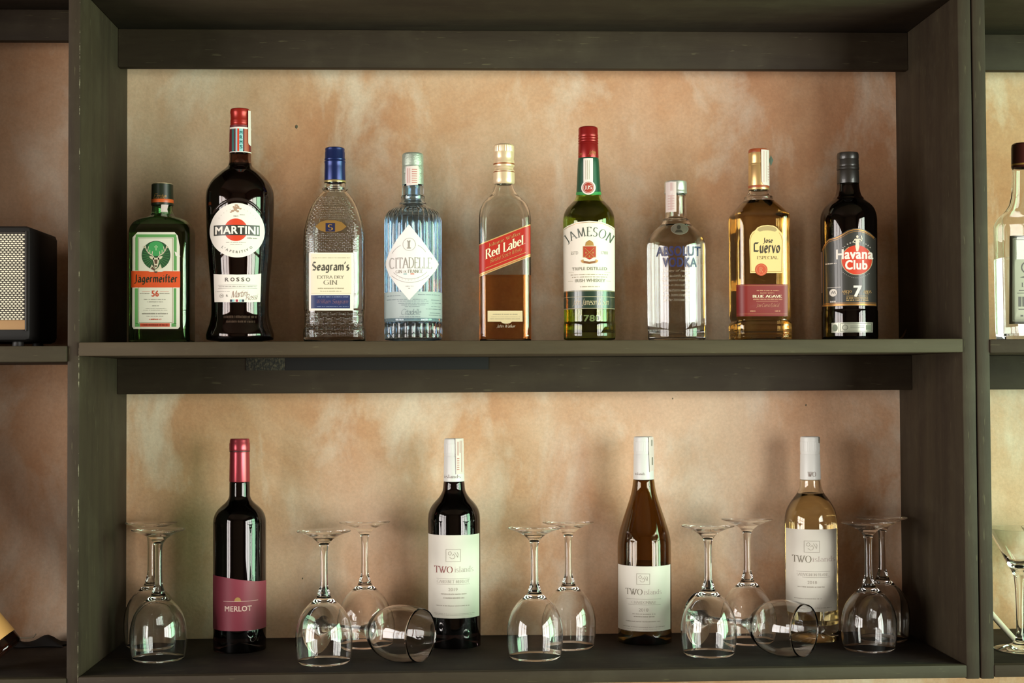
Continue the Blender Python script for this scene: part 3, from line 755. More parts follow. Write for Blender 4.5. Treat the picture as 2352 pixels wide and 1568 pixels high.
inner = [(z, a - .003, c - .003, max(min(rc - .003, a - .003, c - .003), .003)) for z, a, c, rc in ss if z > .006]
def hollow(name, ss, inner, mat, parent, smooth=38):
    v1, f1 = loft_data(ss); v2, f2 = loft_data(inner); n1 = len(v1); nr = len(rring(1, 1, .1)); f1 = f1[:-1]; f2 = f2[:-1]
    ff = f1 + [tuple(n1 + i for i in q[::-1]) for q in f2]; t1 = n1 - nr; t2 = n1 + len(v2) - nr
    ff += [(t1 + q, t1 + (q + 1) % nr, t2 + (q + 1) % nr, t2 + q) for q in range(nr)]
    return pydata(name, v1 + v2, ff, mat, parent, smooth)
def loft_fill(inner, lv, g=.0002): return [(z - (g if i == 0 else 0), a + g, c + g, rc) for i, (z, a, c, rc) in enumerate(inner) if z < lv]
gb_ = hollow('glass_body', ss, inner, WOVEN, b.root); gb_.data.materials.append(CLEAR)
n1_ = len(ss) * len(rring(1, 1, .1))
for p_ in gb_.data.polygons:
    if min(p_.vertices) >= n1_: p_.material_index = 1
BLUECAP = M('blue_metal_cap', '1c2a5c', .3, .5)
capring(b, 'cap', [(24, 419.5, 1), (24.4, 417), (23.6, 384), (23.6, 375), (24.6, 372), (23.2, 369), (24.2, 366), (23, 363), (23, 351), (22, 348), (22.4, 342), (20.5, 340, 1), (0, 340)], BLUECAP)
capring(b, 'cap_edging', [(24.6, 420), (24.9, 418.5), (24.8, 416), (24.3, 415)], M('gold_edge', 'a8955f', .3, .6))
b.set_secs(ss, b.z(650))
def dash(cx, cy_, L, W, h):
    n = 8; v = [(cx + L * cos(2 * pi * k_ / n), cy_ + W * sin(2 * pi * k_ / n), -.0002) for k_ in range(n)]
    v += [(cx + .62 * L * cos(2 * pi * k_ / n), cy_ + .62 * W * sin(2 * pi * k_ / n), h * .75) for k_ in range(n)] + [(cx, cy_, h)]
    f = [(k_, (k_ + 1) % n, n + (k_ + 1) % n, n + k_) for k_ in range(n)] + [(n + k_, n + (k_ + 1) % n, 2 * n) for k_ in range(n)] + [tuple(range(n - 1, -1, -1))]
    return v, f
rnd = random.Random(5); wov = []
def half(py): return b.section(b.z(py))[0] / b.s
yy = 452.0; row = 0
while yy < 577:
    hwid = half(yy) * .86; x = 764 - hwid + (4.5 if row % 2 else 0)
    while x < 764 + hwid:
        if not (722 < x < 800 and 503 < yy < 536): wov.append(dash(x, yy + rnd.uniform(-.4, .4), 4.1, 1.5, .0011))
        x += 9.0
    yy += 4.0; row += 1
for bj in range(5):
    for bi in range(13):
        cx, cy_ = 766 - 60 + bi * 10, 721 + bj * 11
        for k_ in range(3):
            if (bi + bj) % 2: wov.append(dash(cx, cy_ - 3.4 + 3.4 * k_, 4.6, 1.4, .0011))
            else: wov.append(dash(cx - 3 + 3 * k_, cy_, 1.3, 4.8, .0011))
b.put('woven_relief', wov, CLEAR, gb_, 0)['kind'] = 'stuff'
b.set_flat(69.5 * b.s, 60 * b.s, 34.8 * b.s)
lab = b.put('front_label', [rect(709, 812, 580, 713)], WHITE)
b.put('panel', [rect(714, 806.5, 583, 676)], M('gin_cream', 'e2d6bb', .5), lab, 2)
b.put('brand_lettering', [T("Seagram's", 716.5, 803, 600, 627, 'black')], M('charcoal_ink', '4a463b', .5), lab, 3)
b.put('lettering', [T('EXTRA DRY', 728.5, 790.5, 632.5, 640, 'serif'), T('GIN', 743, 775, 643, 654, 'serif')], M('taupe_ink', '7c7462', .5), lab, 3)
b.put('small_print', fine(718, 804, 592, 1.6, 21) + fine(730, 790, 662, 2.6, 22) + fine(736, 784, 668.5, 2.2, 23) + [rect(715, 806, 673, 673.6)], M('tan_ink', 'a89c80', .5), lab, 3)
b.put('blue_band', [rect(714, 804, 677.5, 708)], M('navy_band', '25305c', .45), lab, 2)
b.put('band_lettering', fine(728, 802, 681.5, 2.5, 31) + fine(728, 802, 704, 2, 33), M('pale_blue_ink', '7d86a6', .5), lab, 3)
b.put('signature', [T('William Seagram', 728, 800, 687, 699, 'script')], M('dusty_pink_ink', '8c6470', .5), lab, 3)
b.set_secs(ss, b.z(520))
em = b.put('shoulder_emblem', [poly([(724, 520), (735, 510), (748, 506), (770, 506), (785, 510), (796, 520), (785, 529), (770, 533), (748, 533), (735, 529)])], M('amber_gold', 'a98045', .35, .5), None, 3)
b.put('emblem_square', [rect(748, 769.5, 512, 532)], M('navy_square', '1f2242', .4), em, 4)
b.put('emblem_letter', [T('S', 753, 765, 515, 529, 'serifbold')], GOLD, em, 5)

# --- fluted blue gin bottle
b = Bottle('gin_bottle', 'fluted pale blue gin bottle with white diamond label and silver cap', 'bottle', 949, 620, YS, Z1, UG)
pr = [(60, 781, 1), (65.5, 779), (66, 775), (66, 744), (65.5, 741), (66.8, 739), (66.8, 733), (65.5, 731), (65.5, 660), (66, 520), (65.5, 507), (63, 496), (57, 487), (47, 480), (37, 475), (32, 471), (31.5, 468), (27.5, 463), (26.5, 458), (27.2, 454), (27.2, 451), (25, 449), (24.5, 427), (21, 420), (20.5, 365)]
out = spline(b.prof(pr), 3)
zf0, zf1, zf2, zf3 = b.z(777), b.z(743), b.z(728), b.z(478)
def flute(a, z, r):
    g = 1 if (zf0 < z < zf1 or zf2 < z < zf3) else 0
    return 1 - .035 * g * abs(sin(a * 15)) ** .7
BLUEG = glass('blue_tint_glass', (.60, .77, .94))
sh, inn = glass_shell('glass_body', out, BLUEG, b.root, .0045, .007, mod=flute, n=180)
lathe('liquid', fill([(r * .955, z) for r, z in inn], b.z(500)), LIQ_CLEAR, b.root)
m = M('silver_green_cap', 'a8b2a4', .38, .55); k = NT(m); k.bump(k.noise(k.coords((1, 1, 2)), 260, 4, .7), .7, .001)
capring(b, 'cap', [(24.6, 425), (24.9, 423), (24.6, 404), (24.6, 401), (23.8, 400), (24.6, 398), (24.6, 383), (23.8, 381.5), (24.4, 380), (24.4, 357), (23, 354), (21, 352.5, 1), (0, 352.5)], m)
b.set_round([(25.3 * b.s, b.z(428)), (24.9 * b.s, b.z(350))])
sl = b.put('tax_seal', [poly([(932, 382), (961, 380), (963, 398), (960, 424), (934, 426), (931, 410)])], STAMP, None, 2)
b.put('seal_print', [rect(936, 937.5, 386, 420), rect(941, 942, 386, 420)] + [rect(946, 958, 388 + 5 * i, 390 + 5 * i) for i in range(7)], PINKINK, sl, 3)
b.set_round([(66.4 * b.s, z_) for z_ in (0, .3)])
band = b.put('text_band', [rect(882, 1016, 669, 737)], M('blue_grey_label', 'a9b7b4', .5))
b.put('small_print', sum([fine(x0, x1, y, 1.6, int(y + x0)) for x0, x1, y in ((890, 920, 678), (960, 1010, 676), (889, 935, 687), (948, 980, 687), (990, 1013, 688), (914, 984, 691), (916, 984, 696), (992, 1013, 695), (922, 978, 700), (930, 964, 704), (990, 1013, 703), (978, 1013, 709), (918, 968, 727), (922, 964, 731), (987, 1012, 718), (985, 1012, 723))], []) + [T('Citadelle', 922, 967, 709, 723, 'script')], M('slate_blue_ink', '6f7c82', .5), band, 2)
dia = [(939.5, 515), (912, 548), (893, 580), (886.5, 596), (885.5, 604), (887, 612), (894, 630), (912, 656), (940, 689), (968, 659), (1000, 620), (1008, 604), (1000, 592), (968, 550)]
dia_lbl = b.put('diamond_label', [poly(dia)], M('diamond_paper', 'e9e6df', .5), None, 2)
b.put('brand_lettering', [T('CITADELLE', 893.5, 991, 590.5, 616, 'thin'), T('CITADELLE', 895, 992, 591, 616, 'light')], M('pale_grey_ink', '9c958c', .45), dia_lbl, 3)
b.put('lettering', [T('GIN', 909, 924, 619, 627, 'serif'), T('DE', 927, 934, 621, 626, 'serif'), T('FRANCE', 937, 971, 619, 627, 'serif')], M('taupe_ink'), dia_lbl, 3)
b.put('flag_dash', [rect(927, 934.5, 627.8, 630)], M('flag_teal', '7ba6a5', .5), dia_lbl, 3); b.put('flag_dash', [rect(943, 951.5, 627.8, 630)], M('flag_red', 'cf6a52', .5), dia_lbl, 3)
b.put('ornament', [ringp(940, 561, 14, 14.8), ringp(940, 605, 46, 47, 25, 55), ringp(940, 605, 46, 47, -58, -25), ringp(942, 588, 52, 53, 132, 226), ringp(942, 588, 60, 61, 135, 224), rect(936, 942.5, 553, 556), rect(937, 941.5, 556, 568), rect(935, 943.5, 568, 571), rect(935.5, 937, 551, 553), rect(941, 942.7, 551, 553)] + TA('oooooooooo', 942, 590, 54, 180, 78, 2.6, 'sans', flip=True) + fine(932, 950, 657, 1.6, 3) + fine(938, 943, 662, 1.6, 3), M('pale_grey_ink'), dia_lbl, 3)

# --- square whisky bottle with the slanted red label
b = Bottle('whisky_bottle', 'square clear whisky bottle, slanted red label, gold cap, amber half full', 'bottle', 1159.5, 600, YS, Z1, UG, turn=False, yf=.015)
A = lambda hwpx, zpy, rcf=.28: (b.z(zpy), hwpx * b.s, hwpx * b.s, hwpx * b.s * rcf)
sec = [(0, 55 * b.s, 55 * b.s, .010), (.003, 58 * b.s, 58 * b.s, .0105), A(58.5, 773), A(58.5, 766), A(58.5, 700), A(58.5, 505), A(57.5, 493, .32), A(54.5, 481, .42), A(50, 470, .55), A(42.5, 460, .75), A(33.5, 450, .92), A(27, 440, 1), A(23.5, 430, 1), A(21.8, 425, 1), A(19.5, 420, 1), A(19, 350, 1)]
ss = [(max(z, 0), a, c, min(rc, a, c)) for z, a, c, rc in secspline(sec, 3)]
inner = [(z, a - .003, c - .003, max(min(rc - .002, a - .003, c - .003), .003)) for z, a, c, rc in ss if z > .0035]
hollow('glass_body', ss, inner, CLEAR, b.root)
loft('liquid', loft_fill(inner, b.z(600)), glass('amber_whisky', (.98, .44, .10), ior=1.34), b.root)
CAPG = M('gold_metal_cap', 'e2c8a2', .3, .35)
cp = capring(b, 'cap', [(20, 424), (22.5, 423), (24.3, 420), (24.6, 412), (24.4, 393), (22, 390), (21.5, 386), (24, 383), (24.4, 378), (24.2, 372), (22.6, 366), (23.2, 362), (23.6, 352), (23, 340), (22, 334), (19, 332, 1), (0, 332)], CAPG)
capring(b, 'cap_groove', [(24.2, 379.5), (24.6, 379), (24.6, 376.5), (24.2, 376)], M('copper_line', '9c5a34', .35, .5), parent=cp)
capring(b, 'cap_ribs', [(23.3, 350), (23.7, 349), (23.5, 336), (22.6, 335)], CAPG, n=120, mod=knurl(30, .012), parent=cp)
capring(b, 'cap_skirt_line', [(24.4, 397), (24.7, 396.6), (24.7, 395.6), (24.4, 395)], M('copper_line'), parent=cp)
b.set_flat(58.5 * b.s, 58.5 * b.s, 58.5 * .28 * b.s)
sl_ = (560 - 514) / 117.0
Y_ = lambda x, y: y - sl_ * (x - 1159.5)
REDL = M('whisky_red', 'b0261a', .4)
lab = b.put('slanted_label', [poly([(1100, Y_(1100, 537)), (1160, Y_(1160, 537)), (1219, Y_(1219, 537)), (1219, Y_(1219, 612)), (1160, Y_(1160, 612)), (1100, Y_(1100, 612))])], REDL)
def bandp(y0, y1): return poly([(1100, Y_(1100, y0)), (1219, Y_(1219, y0)), (1219, Y_(1219, y1)), (1100, Y_(1100, y1))])
b.put('gold_edging', [bandp(537, 539.5), bandp(605.5, 608.3), bandp(609.5, 612)], M('label_gold', 'd9b273', .3, .35), lab, 2)
b.put('fine_line', [poly([(1115, Y_(1115, 598)), (1208, Y_(1208, 598)), (1208, Y_(1208, 599)), (1115, Y_(1115, 599))])], M('label_gold'), lab, 2)
b.put('lettering', [T('Johnnie Walker', 1122, 1196, 545.5, 554, 'light', sl_), T('Blended Scotch Whisky', 1125, 1200, 580, 592, 'script', sl_)], M('label_gold'), lab, 3)
b.put('brand_lettering', [T('Red Label.', 1115, 1207, 555, 578, 'serifbold', sl_)], M('label_cream', 'ead9b9', .4), lab, 3)
pl = b.put('plaque', [poly([(1120, 713.5), (1200, 713.5), (1200.5, 738.5), (1176, 738.5), (1171, 742), (1166, 743), (1160, 743), (1155, 742), (1150, 738.5), (1120, 738.5)])], M('plaque_cream', 'd8c49a', .4))
b.put('small_print', fine(1132, 1190, 721.5, 2.6, 41) + fine(1128, 1196, 727.5, .9, 42) + fine(1126, 1195, 732, 1.6, 43), M('tan_ink'), pl, 2)
b.put('signature', [T('John Walker', 1140, 1184, 745, 753, 'script')], M('label_cream'))

# --- green whiskey bottle
b = Bottle('whiskey_bottle', 'green glass whiskey bottle with red cap, white crest label and green band', 'bottle', 1353, 600, YS, Z1, UG)
out = spline(b.prof([(52, 781, 1), (58.5, 779), (59.8, 772), (59.8, 745), (58.5, 740), (58.5, 735), (58.8, 640), (59.2, 512), (58.5, 500), (55.5, 488), (50, 478), (42, 469), (33.5, 460), (29, 452), (27.5, 440), (25.5, 405), (23.4, 366), (20.5, 358), (20, 300)]), 4)
JGL = glass('olive_green_glass', (.42, .56, .14))
sh, inn = glass_shell('glass_body', out, JGL, b.root, .0028, .007, punt=.006)
lathe('liquid', fill(inn, b.z(466)), glass('amber_whiskey_dark', (.60, .42, .16), ior=1.34), b.root)
cp = capring(b, 'cap', [(23.2, 364), (23.6, 362), (23, 334), (22.2, 332), (23.4, 330), (22.4, 327), (23.4, 324), (22.4, 321), (23.4, 318), (22.4, 315), (23.2, 312), (22.4, 309), (22.6, 297), (21.5, 294), (19.5, 292.5, 1), (0, 292.5)], M('red_foil_cap', '8e1a18', .3, .35))
b.set_round([(24.2 * b.s, b.z(366)), (23.4 * b.s, b.z(330))])
b.put('cap_lettering', [T('Son', 1326, 1337, 348, 355, 'script'), T('John', 1351, 1368, 344, 356, 'script')], GOLD, cp, 2)
b.set_round(out)
slv = lathe('neck_sleeve', [(r + .0003, z) for r, z in out if b.z(446) < z < b.z(362)], M('green_foil', '1d4a36', .35, .2), b.root)
b.set_round([(r + .0003, z) for r, z in out])
b.put('sleeve_hem', [ringp(1352, 300, 141, 147.5, 168, 192, 16)], M('bright_green', '2f8a45', .4), slv, 2)
ns = b.put('neck_strip', [rect(1340, 1362, 363.5, 420)], WHITE, slv, 3)
b.put('strip_print', [rect(1345, 1345.8, 368, 412), rect(1349, 1349.8, 368, 412), rect(1353, 1353.8, 368, 412)], M('tan_ink'), ns, 4)
sd = b.put('neck_seal', [disc(1351.5, 430.5, 16.5)], WHITE, slv, 4)
b.put('seal_red', [disc(1351.5, 430.5, 13.2)], M('seal_red', 'a83a2a', .5), sd, 5)
b.put('seal_letters', [T('JJS', 1343, 1360, 426, 435, 'serifbold'), ringp(1351.5, 430.5, 11, 11.6)], WHITEINK, sd, 6)
b.set_round(out)
lab = b.put('front_label', [poly([(1293.5, 520), (1305, 515), (1325, 509), (1353, 507), (1381, 509), (1401, 515), (1412.5, 520), (1412.5, 666), (1293.5, 666)])], M('whiskey_label', 'e8e1d0', .5))
b.put('edging', [stroke([(1295, 523), (1306, 518), (1325, 512), (1353, 510), (1381, 512), (1400, 518), (1411, 523)], 1.0)], GOLD, lab, 2)
b.put('brand_lettering', TA('JAMESON', 1353, 632, 90, 0, 68, 16, 'serif', wide=.80), M('dark_green_letters', '4f564a', .5), lab, 2)
b.put('crest_shield', [poly([(1340, 566), (1368, 566), (1368, 589), (1360, 593), (1354, 596), (1348, 593), (1340, 589)])], M('crest_red', 'b03a20', .5), lab, 2)
b.put('crest_gold', [stroke([(1343, 569), (1365, 590)], 1.4), stroke([(1365, 569), (1343, 590)], 1.4)] + frame(1339, 1369, 565, 591, 1) + [disc(1346, 580, 2), disc(1362, 580, 2), disc(1354, 588, 2), poly([(1344, 564), (1346, 556), (1350, 560), (1354, 551), (1358, 560), (1362, 556), (1364, 564)]), poly([(1334, 598), (1340, 595), (1341, 604), (1336, 602)]), poly([(1374, 598), (1368, 595), (1367, 604), (1372, 602)])], M('crest_gold', 'b98d4c', .4, .2), lab, 3)
b.put('crest_banner', [poly([(1339, 598), (1354, 601), (1369, 598), (1369, 603.5), (1354, 606), (1339, 603.5)])], M('crest_brown_banner', '8d5a34', .5), lab, 3)
b.put('lettering', [T('ESTD', 1312, 1328, 576, 583.5, 'sans'), T('1780', 1380, 1396, 576, 583.5, 'sans'), T('TRIPLE DISTILLED', 1314, 1394, 613, 620, 'bold'), T('IRISH WHISKEY', 1321, 1390, 640, 647.5, 'bold')], M('sage_ink', '8b8770', .5), lab, 2)
b.put('small_print', fine(1311, 1398, 630, 2.4, 51) + fine(1314, 1395, 635.5, 2.4, 52) + [rect(1306, 1318, 624, 624.7), rect(1388, 1402, 624, 624.7), rect(1305, 1316, 644, 644.7), rect(1392, 1403, 644, 644.7)] + fine(1333, 1378, 658, 2, 53), M('tan_ink'), lab, 2)
gb = b.put('green_band', [rect(1293.5, 1412.5, 666, 709)], M('dark_green_label', '24382c', .3, .0, coat=.6))
b.put('edging', [rect(1293.5, 1412.5, 667, 668), rect(1293.5, 1412.5, 680.5, 681.5), rect(1293.5, 1412.5, 707, 708.3)], M('pale_gold', 'b9ab86', .4), gb, 2)
b.put('signature', [T('John Jameson & Son', 1315, 1398, 685, 702, 'script')], M('script_cream', 'e3cfa4', .4), gb, 2)
b.put('moulded_date', [T('1780', 1331, 1380, 723, 738, 'bold')], M('glass_emboss', '6d7a4c', .1, spec=.8), sh, 2)

# --- clear vodka bottle
b = Bottle('vodka_bottle', 'short clear vodka bottle with blue lettering and silver cap', 'bottle', 1553.5, 640, YS, Z1, UG)
out = spline(b.prof([(60, 781, 1), (65.5, 779), (66.5, 774), (66.8, 700), (67, 580), (66.8, 566), (64.5, 552), (58.5, 540), (49, 529), (39, 520), (33, 513), (30.5, 509), (30, 505), (26, 502), (23.8, 497), (23.3, 470), (23.3, 450), (21, 445), (20.5, 425)]), 4)
sh, inn = glass_shell('glass_body', out, CLEAR, b.root, .0038, .011)
lathe('liquid', fill(inn, b.z(519)), LIQ_CLEAR, b.root)
capring(b, 'cap', [(23.8, 446), (26, 445), (26.2, 441), (25.4, 439), (25.6, 437), (25.6, 422), (25, 418), (23, 416.5, 1), (0, 416.5)], M('silver_cap', 'cfd2c8', .3, .75))
b.set_round(out)
BLU = M('vodka_blue', '25254f', .4)
b.put('brand_lettering', [T('ABSOLUT', 1507.5, 1608.5, 564.5, 587.5, 'heavy'), T('VODKA', 1522, 1600, 590.5, 613, 'heavy')], BLU, None, 2)
sc_ = sum([[T(t, x0, x1, y, y + 7, 'script')] for t, x0, x1, y in (('country of sweden', 1519, 1592, 618), ('this superb vodka', 1521, 1590, 629), ('was distilled from grain', 1518, 1593, 640), ('grown in the rich fields', 1519, 1591, 651), ('of southern sweden', 1523, 1588, 662), ('it has been produced', 1520, 1590, 673), ('at the famous old', 1524, 1586, 684))], [])
b.put('script_lettering', sc_, M('silver_script', 'b3aa98', .3, .5), None, 2)
md = b.put('medallion', [disc(1561, 526, 20, 13)], M('medallion_grey', '8d8574', .35, .5), None, 3)
b.put('medallion_rim', [ringp(1561, 526, 18.5, 20, ry=.65)], M('medallion_silver', 'b8b2a2', .3, .6), md, 4)
b.put('medallion_portrait', [disc(1559, 522, 4.5, 5), poly([(1550, 534), (1554, 528), (1564, 528), (1569, 534)])], M('medallion_dark', '3d382e', .4), md, 4)
b.set_round([(24.6 * b.s, b.z(490)), (24.6 * b.s, b.z(447)), (26.9 * b.s, b.z(445)), (26.9 * b.s, b.z(410))])
sl = b.put('tax_seal', [rect(1529, 1553.5, 417, 486)], STAMP, None, 1)
b.put('seal_print', [rect(1540, 1543, 419, 482), rect(1545, 1546, 419, 482)] + [rect(1534, 1549, 448 + 6 * i, 450 + 6 * i) for i in range(6)], M('seal_pink', 'c9a7a0', .6), sl, 2)

# --- amber tequila bottle
b = Bottle('tequila_bottle', 'square shouldered amber tequila bottle with cream and dark red labels', 'bottle', 1748.5, 600, YS, Z1, UG, turn=False, yf=.012)
A = lambda hwpx, zpy, rcf=.36: (b.z(zpy), hwpx * b.s, hwpx * b.s, hwpx * b.s * rcf)
sec = [(0, 58 * b.s, 58 * b.s, .018), (.0025, 63.5 * b.s, 63.5 * b.s, .02), A(64, 774), A(62.8, 770), A(64, 766), A(62.8, 762), A(64, 758), A(64, 747), A(62, 741), A(59.5, 737), A(62, 727), A(62, 650), A(62, 560), A(62.3, 505), A(61.5, 496), A(57, 488, .55), A(50, 479, .65), A(42, 469, .8), A(35, 461, .95), A(32.5, 458, 1), A(32.5, 454, 1), A(28, 449, 1), A(25, 444, 1), A(23.5, 440, 1), A(20.5, 433, 1), A(20, 360, 1)]
ss = [(max(z, 0), a, c, min(rc, a, c)) for z, a, c, rc in secspline(sec, 3)]
inner = [(z, a - .003, c - .003, max(min(rc - .002, a - .003, c - .003), .003)) for z, a, c, rc in ss if z > .0035]
hollow('glass_body', ss, inner, CLEAR, b.root)
loft('liquid', loft_fill(inner, b.z(463)), glass('amber_tequila', (.98, .68, .24), ior=1.34), b.root)
cp = capring(b, 'cap', [(22.8, 437), (23.6, 435), (23.2, 383), (22.4, 381), (23.2, 379), (22.4, 377), (23.2, 375), (22.4, 366), (23, 364), (22.6, 349), (20.5, 344, 1), (0, 344)], M('pale_gold_cap', 'd0ab72', .3, .6))
capring(b, 'cap_band', [(23.5, 433), (23.9, 432), (23.8, 428), (23.4, 427)], M('rust_band', '9c4a28', .4), parent=cp)
capring(b, 'cap_top', [(22.9, 352), (23, 350), (22.3, 346), (20.8, 343.4, 1), (0, 343.4)], M('rust_band'), parent=cp)
b.set_round([(24.1 * b.s, b.z(440)), (24.1 * b.s, b.z(340))])
sl = b.put('tax_seal', [poly([(1743, 343), (1770.5, 343), (1771, 422), (1768, 425), (1748, 424), (1744, 416)])], STAMP, None, 2)
b.put('seal_print', [rect(1749, 1751, 346, 418), rect(1756, 1757, 346, 418)] + [rect(1760, 1767, 380 + 6 * i, 382.5 + 6 * i) for i in range(6)], M('seal_pink'), sl, 3)
q0 = P(1771, 368, YS - 0.008)
fl = pydata('seal_flap', [(q0.x - b.X0 + dx * b.s, -.006 + dy, q0.z - b.zb - dz * b.s) for dx, dz, dy in ((-4, 0, 0), (0, -12, -.001), (5, 0, -.003), (0, 13, -.001), (-4, 0, .0012), (0, -12, .0002), (5, 0, -.0018), (0, 13, .0002))], [(0, 3, 2, 1), (4, 5, 6, 7), (0, 1, 5, 4), (1, 2, 6, 5), (2, 3, 7, 6), (3, 0, 4, 7)], M('seal_green', '4f6654', .5), sl)
b.set_flat(62.1 * b.s, 62.1 * b.s, 22.36 * b.s)
lab = b.put('front_label', [poly([(1723, 627), (1721, 552), (1723, 541), (1728, 533), (1735, 528), (1740, 522), (1750, 518), (1763, 516.5), (1776, 518), (1784, 522), (1789, 528), (1795, 534), (1799, 543), (1799, 552), (1797, 627)])], M('tequila_cream', 'e3c283', .45))
b.put('border', [stroke([(1725, 624), (1723, 552), (1726, 541), (1733, 533)], .8), stroke([(1795, 624), (1797, 552), (1794, 541), (1789, 534)], .8), rect(1725, 1795, 623, 624)], GOLD, lab, 2)
b.put('arch_band', [poly([(1739, 528), (1743, 523), (1751, 520), (1763, 519), (1775, 520), (1781, 523), (1785, 528), (1780, 532), (1770, 529.5), (1762, 529), (1753, 529.5), (1745, 532)])], M('arch_tan', 'a58c5e', .5), lab, 2)
b.put('brand_lettering', [T('Jose', 1752.5, 1775, 545, 560, 'black'), T('Cuervo', 1731, 1792, 556, 582, 'black')], M('dark_brown_ink', '33291a', .5), lab, 2)
b.put('lettering', [T('ESPECIAL', 1738.5, 1787, 588, 595, 'serif')], M('olive_brown_ink', '6a5a35', .5), lab, 2)
sd = b.put('wax_seal', [disc(1748.4, 619, 14)], M('seal_orange', 'bf4520', .45), lab, 3)
b.put('seal_motif', [ringp(1748.4, 619, 10.5, 11.3), T('R', 1744, 1753, 613, 625, 'serif')], M('seal_tan', 'd0865a', .5), sd, 4)
lo = b.put('lower_label', [rect(1688, 1810, 653, 726)], M('tequila_red', '7c1f1a', .45))
b.put('edging', [rect(1690, 1808, 655, 656), rect(1690, 1808, 720, 721)], M('dull_gold', 'a3643c', .4), lo, 2)
b.put('lettering', [T('BLUE AGAVE', 1728.5, 1796, 677, 683.5, 'serifbold')], M('label_cream'), lo, 2)
b.put('small_print', [T('MADE WITH', 1746, 1778, 671, 674.5, 'serif')] + fine(1738, 1790, 667, 1.8, 61, .0) + fine(1730, 1798, 687, 3, 62) + [T('Jose Cuervo Especial', 1737, 1790, 696, 706, 'script')] + fine(1723, 1735, 714, 3, 65) + fine(1780, 1792, 714, 3, 66) + [rect(1737, 1787, 691.5, 692.2)], M('dull_rose', 'c08a6a', .5), lo, 2)

# --- dark rum bottle
b = Bottle('rum_bottle', 'dark rum bottle with black cap and black label bearing a red disc', 'bottle', 1950, 600, YS, Z1, UG)
out = spline(b.prof([(56, 781, 1), (62.5, 779), (63.5, 772), (63.5, 716), (62.5, 712), (62.5, 706), (63, 640), (64, 510), (63.3, 498), (60, 485), (53, 473), (43, 464), (36, 458), (34.5, 455), (30, 449), (27, 440), (25.2, 428), (24.9, 424), (21, 416), (20.5, 358)]), 4)
sh, inn = glass_shell('glass_body', out, glass('brown_black_glass', (.085, .035, .02)), b.root, .003, .007)
lathe('liquid', fill(inn, b.z(462)), M('dark_rum', raw=(.010, .004, .002), rough=.05), b.root)
cp = capring(b, 'cap', [(25, 422), (25.4, 420), (24.8, 394), (24, 392), (25.4, 390), (25.4, 385), (24.6, 383), (25.2, 380), (24.6, 378), (24.8, 369), (24, 367), (24.8, 364), (24.6, 356), (23.5, 352), (21.5, 351, 1), (0, 351)], M('matte_black_cap', '201d19', .4, coat=.3))
b.set_round(out)
lab = b.put('front_label', [poly([(1888, 573), (1891, 566), (1896, 557), (1902, 547), (1907, 544.5), (1922, 541), (1935, 535), (1947, 528), (1960, 524.5), (1972, 524), (1985, 527), (1998, 534), (2006, 541), (2011, 545), (2012, 702), (1889, 702)])], M('label_charcoal', '2f2e28', .45, coat=.35))
gtop = [(1890, 570), (1893, 562), (1899, 553), (1905, 548), (1922, 544.5), (1936, 538), (1948, 531), (1960, 527.5), (1972, 527), (1984, 530), (1997, 537), (2006, 544)]
b.put('gold_border', [stroke(gtop, 2.2), stroke([(x + 1, y + 4) for x, y in gtop], .8), rect(1890, 2011, 697, 701), rect(1893, 2011, 694.5, 695.5), stroke([(1892.5, 570), (1893, 698)], 1.6)], M('label_copper', 'b5803f', .35, .4), lab, 2)
b.put('red_disc', [disc(1967.5, 596.5, 33.5)], RED, lab, 3)
b.put('disc_rim', [ringp(1967.5, 596.5, 33.5, 35, 40, 330)], M('pale_gold'), lab, 2)
b.put('brand_lettering', [T('Havana', 1921, 2004, 571.5, 594.5, 'heavy'), T('Club', 1941.5, 1991, 597, 619, 'heavy')], WHITEINK, lab, 4)
b.put('statue_emblem', [disc(1968.5, 543.5, 2.6, 3.2), poly([(1963, 548), (1974, 548), (1972, 558), (1973, 566), (1970.5, 577), (1966, 577), (1964, 565), (1965, 557)]), stroke([(1963, 549), (1959.5, 556), (1965, 558)], 1.8), stroke([(1974, 549), (1978, 554), (1979, 546)], 1.6), stroke([(1977, 541), (1979, 549)], 2.4)], M('statue_cream', 'e0d6bf', .4), lab, 5)
b.put('lettering', [T('7', 1960, 1978.5, 655.5, 681.5, 'heavy')], WHITEINK, lab, 3)
b.put('small_print', TA('EL RON DE CUBA', 1967.5, 596.5, 40, 0, 100, 3.6, 'sans') + TA('oooooooooooooooo', 1967.5, 596.5, 42, 186, 100, 2.2, 'sans', flip=True) + [disc(1915, 670.5, 8.8)] + fine(1908, 1922, 691, 4, 71) + fine(1897, 1924, 603, 2.6, 72) + [rect(1901, 1932, 658, 658.9)], WHITEINK, lab, 3)
b.put('badge_mark', [stroke([(1910, 674), (1913, 667), (1915, 673), (1918, 667), (1920, 674)], .9)], BLACK, lab, 4)
b.put('gold_lettering', [T('AÑEJO', 1933.5, 1956, 665.5, 672.5, 'serif'), T('AÑOS', 1982, 2000, 665.5, 672.5, 'serif')] + fine(1938, 1950, 674.5, 1.6, 73) + fine(1985, 1994, 674.5, 1.6, 74) + [rect(1944, 1992, 679.3, 680)] + fine(1944, 1992, 684, 2.4, 75) + fine(1944, 1993, 689, 2.6, 76), M('soft_gold', 'c9a468', .4), lab, 3)
b.put('side_tag', [rect(1886.4, 1890, 573, 668)], M('side_tag_pink', 'b08a78', .6))
hs = b.put('hologram_strip', [rect(1911, 2003, 740, 763)], M('strip_silver', 'aeb09e', .3, .3))
b.put('strip_panel', frame(1930, 2001, 742, 761, 1.2) + [ringp(1941.5, 751.5, 5, 6.4), rect(1927, 1928, 741, 762), rect(1953, 1984, 748, 749), rect(1953, 1984, 752, 753)], M('strip_grey', '6e7264', .4), hs, 2)
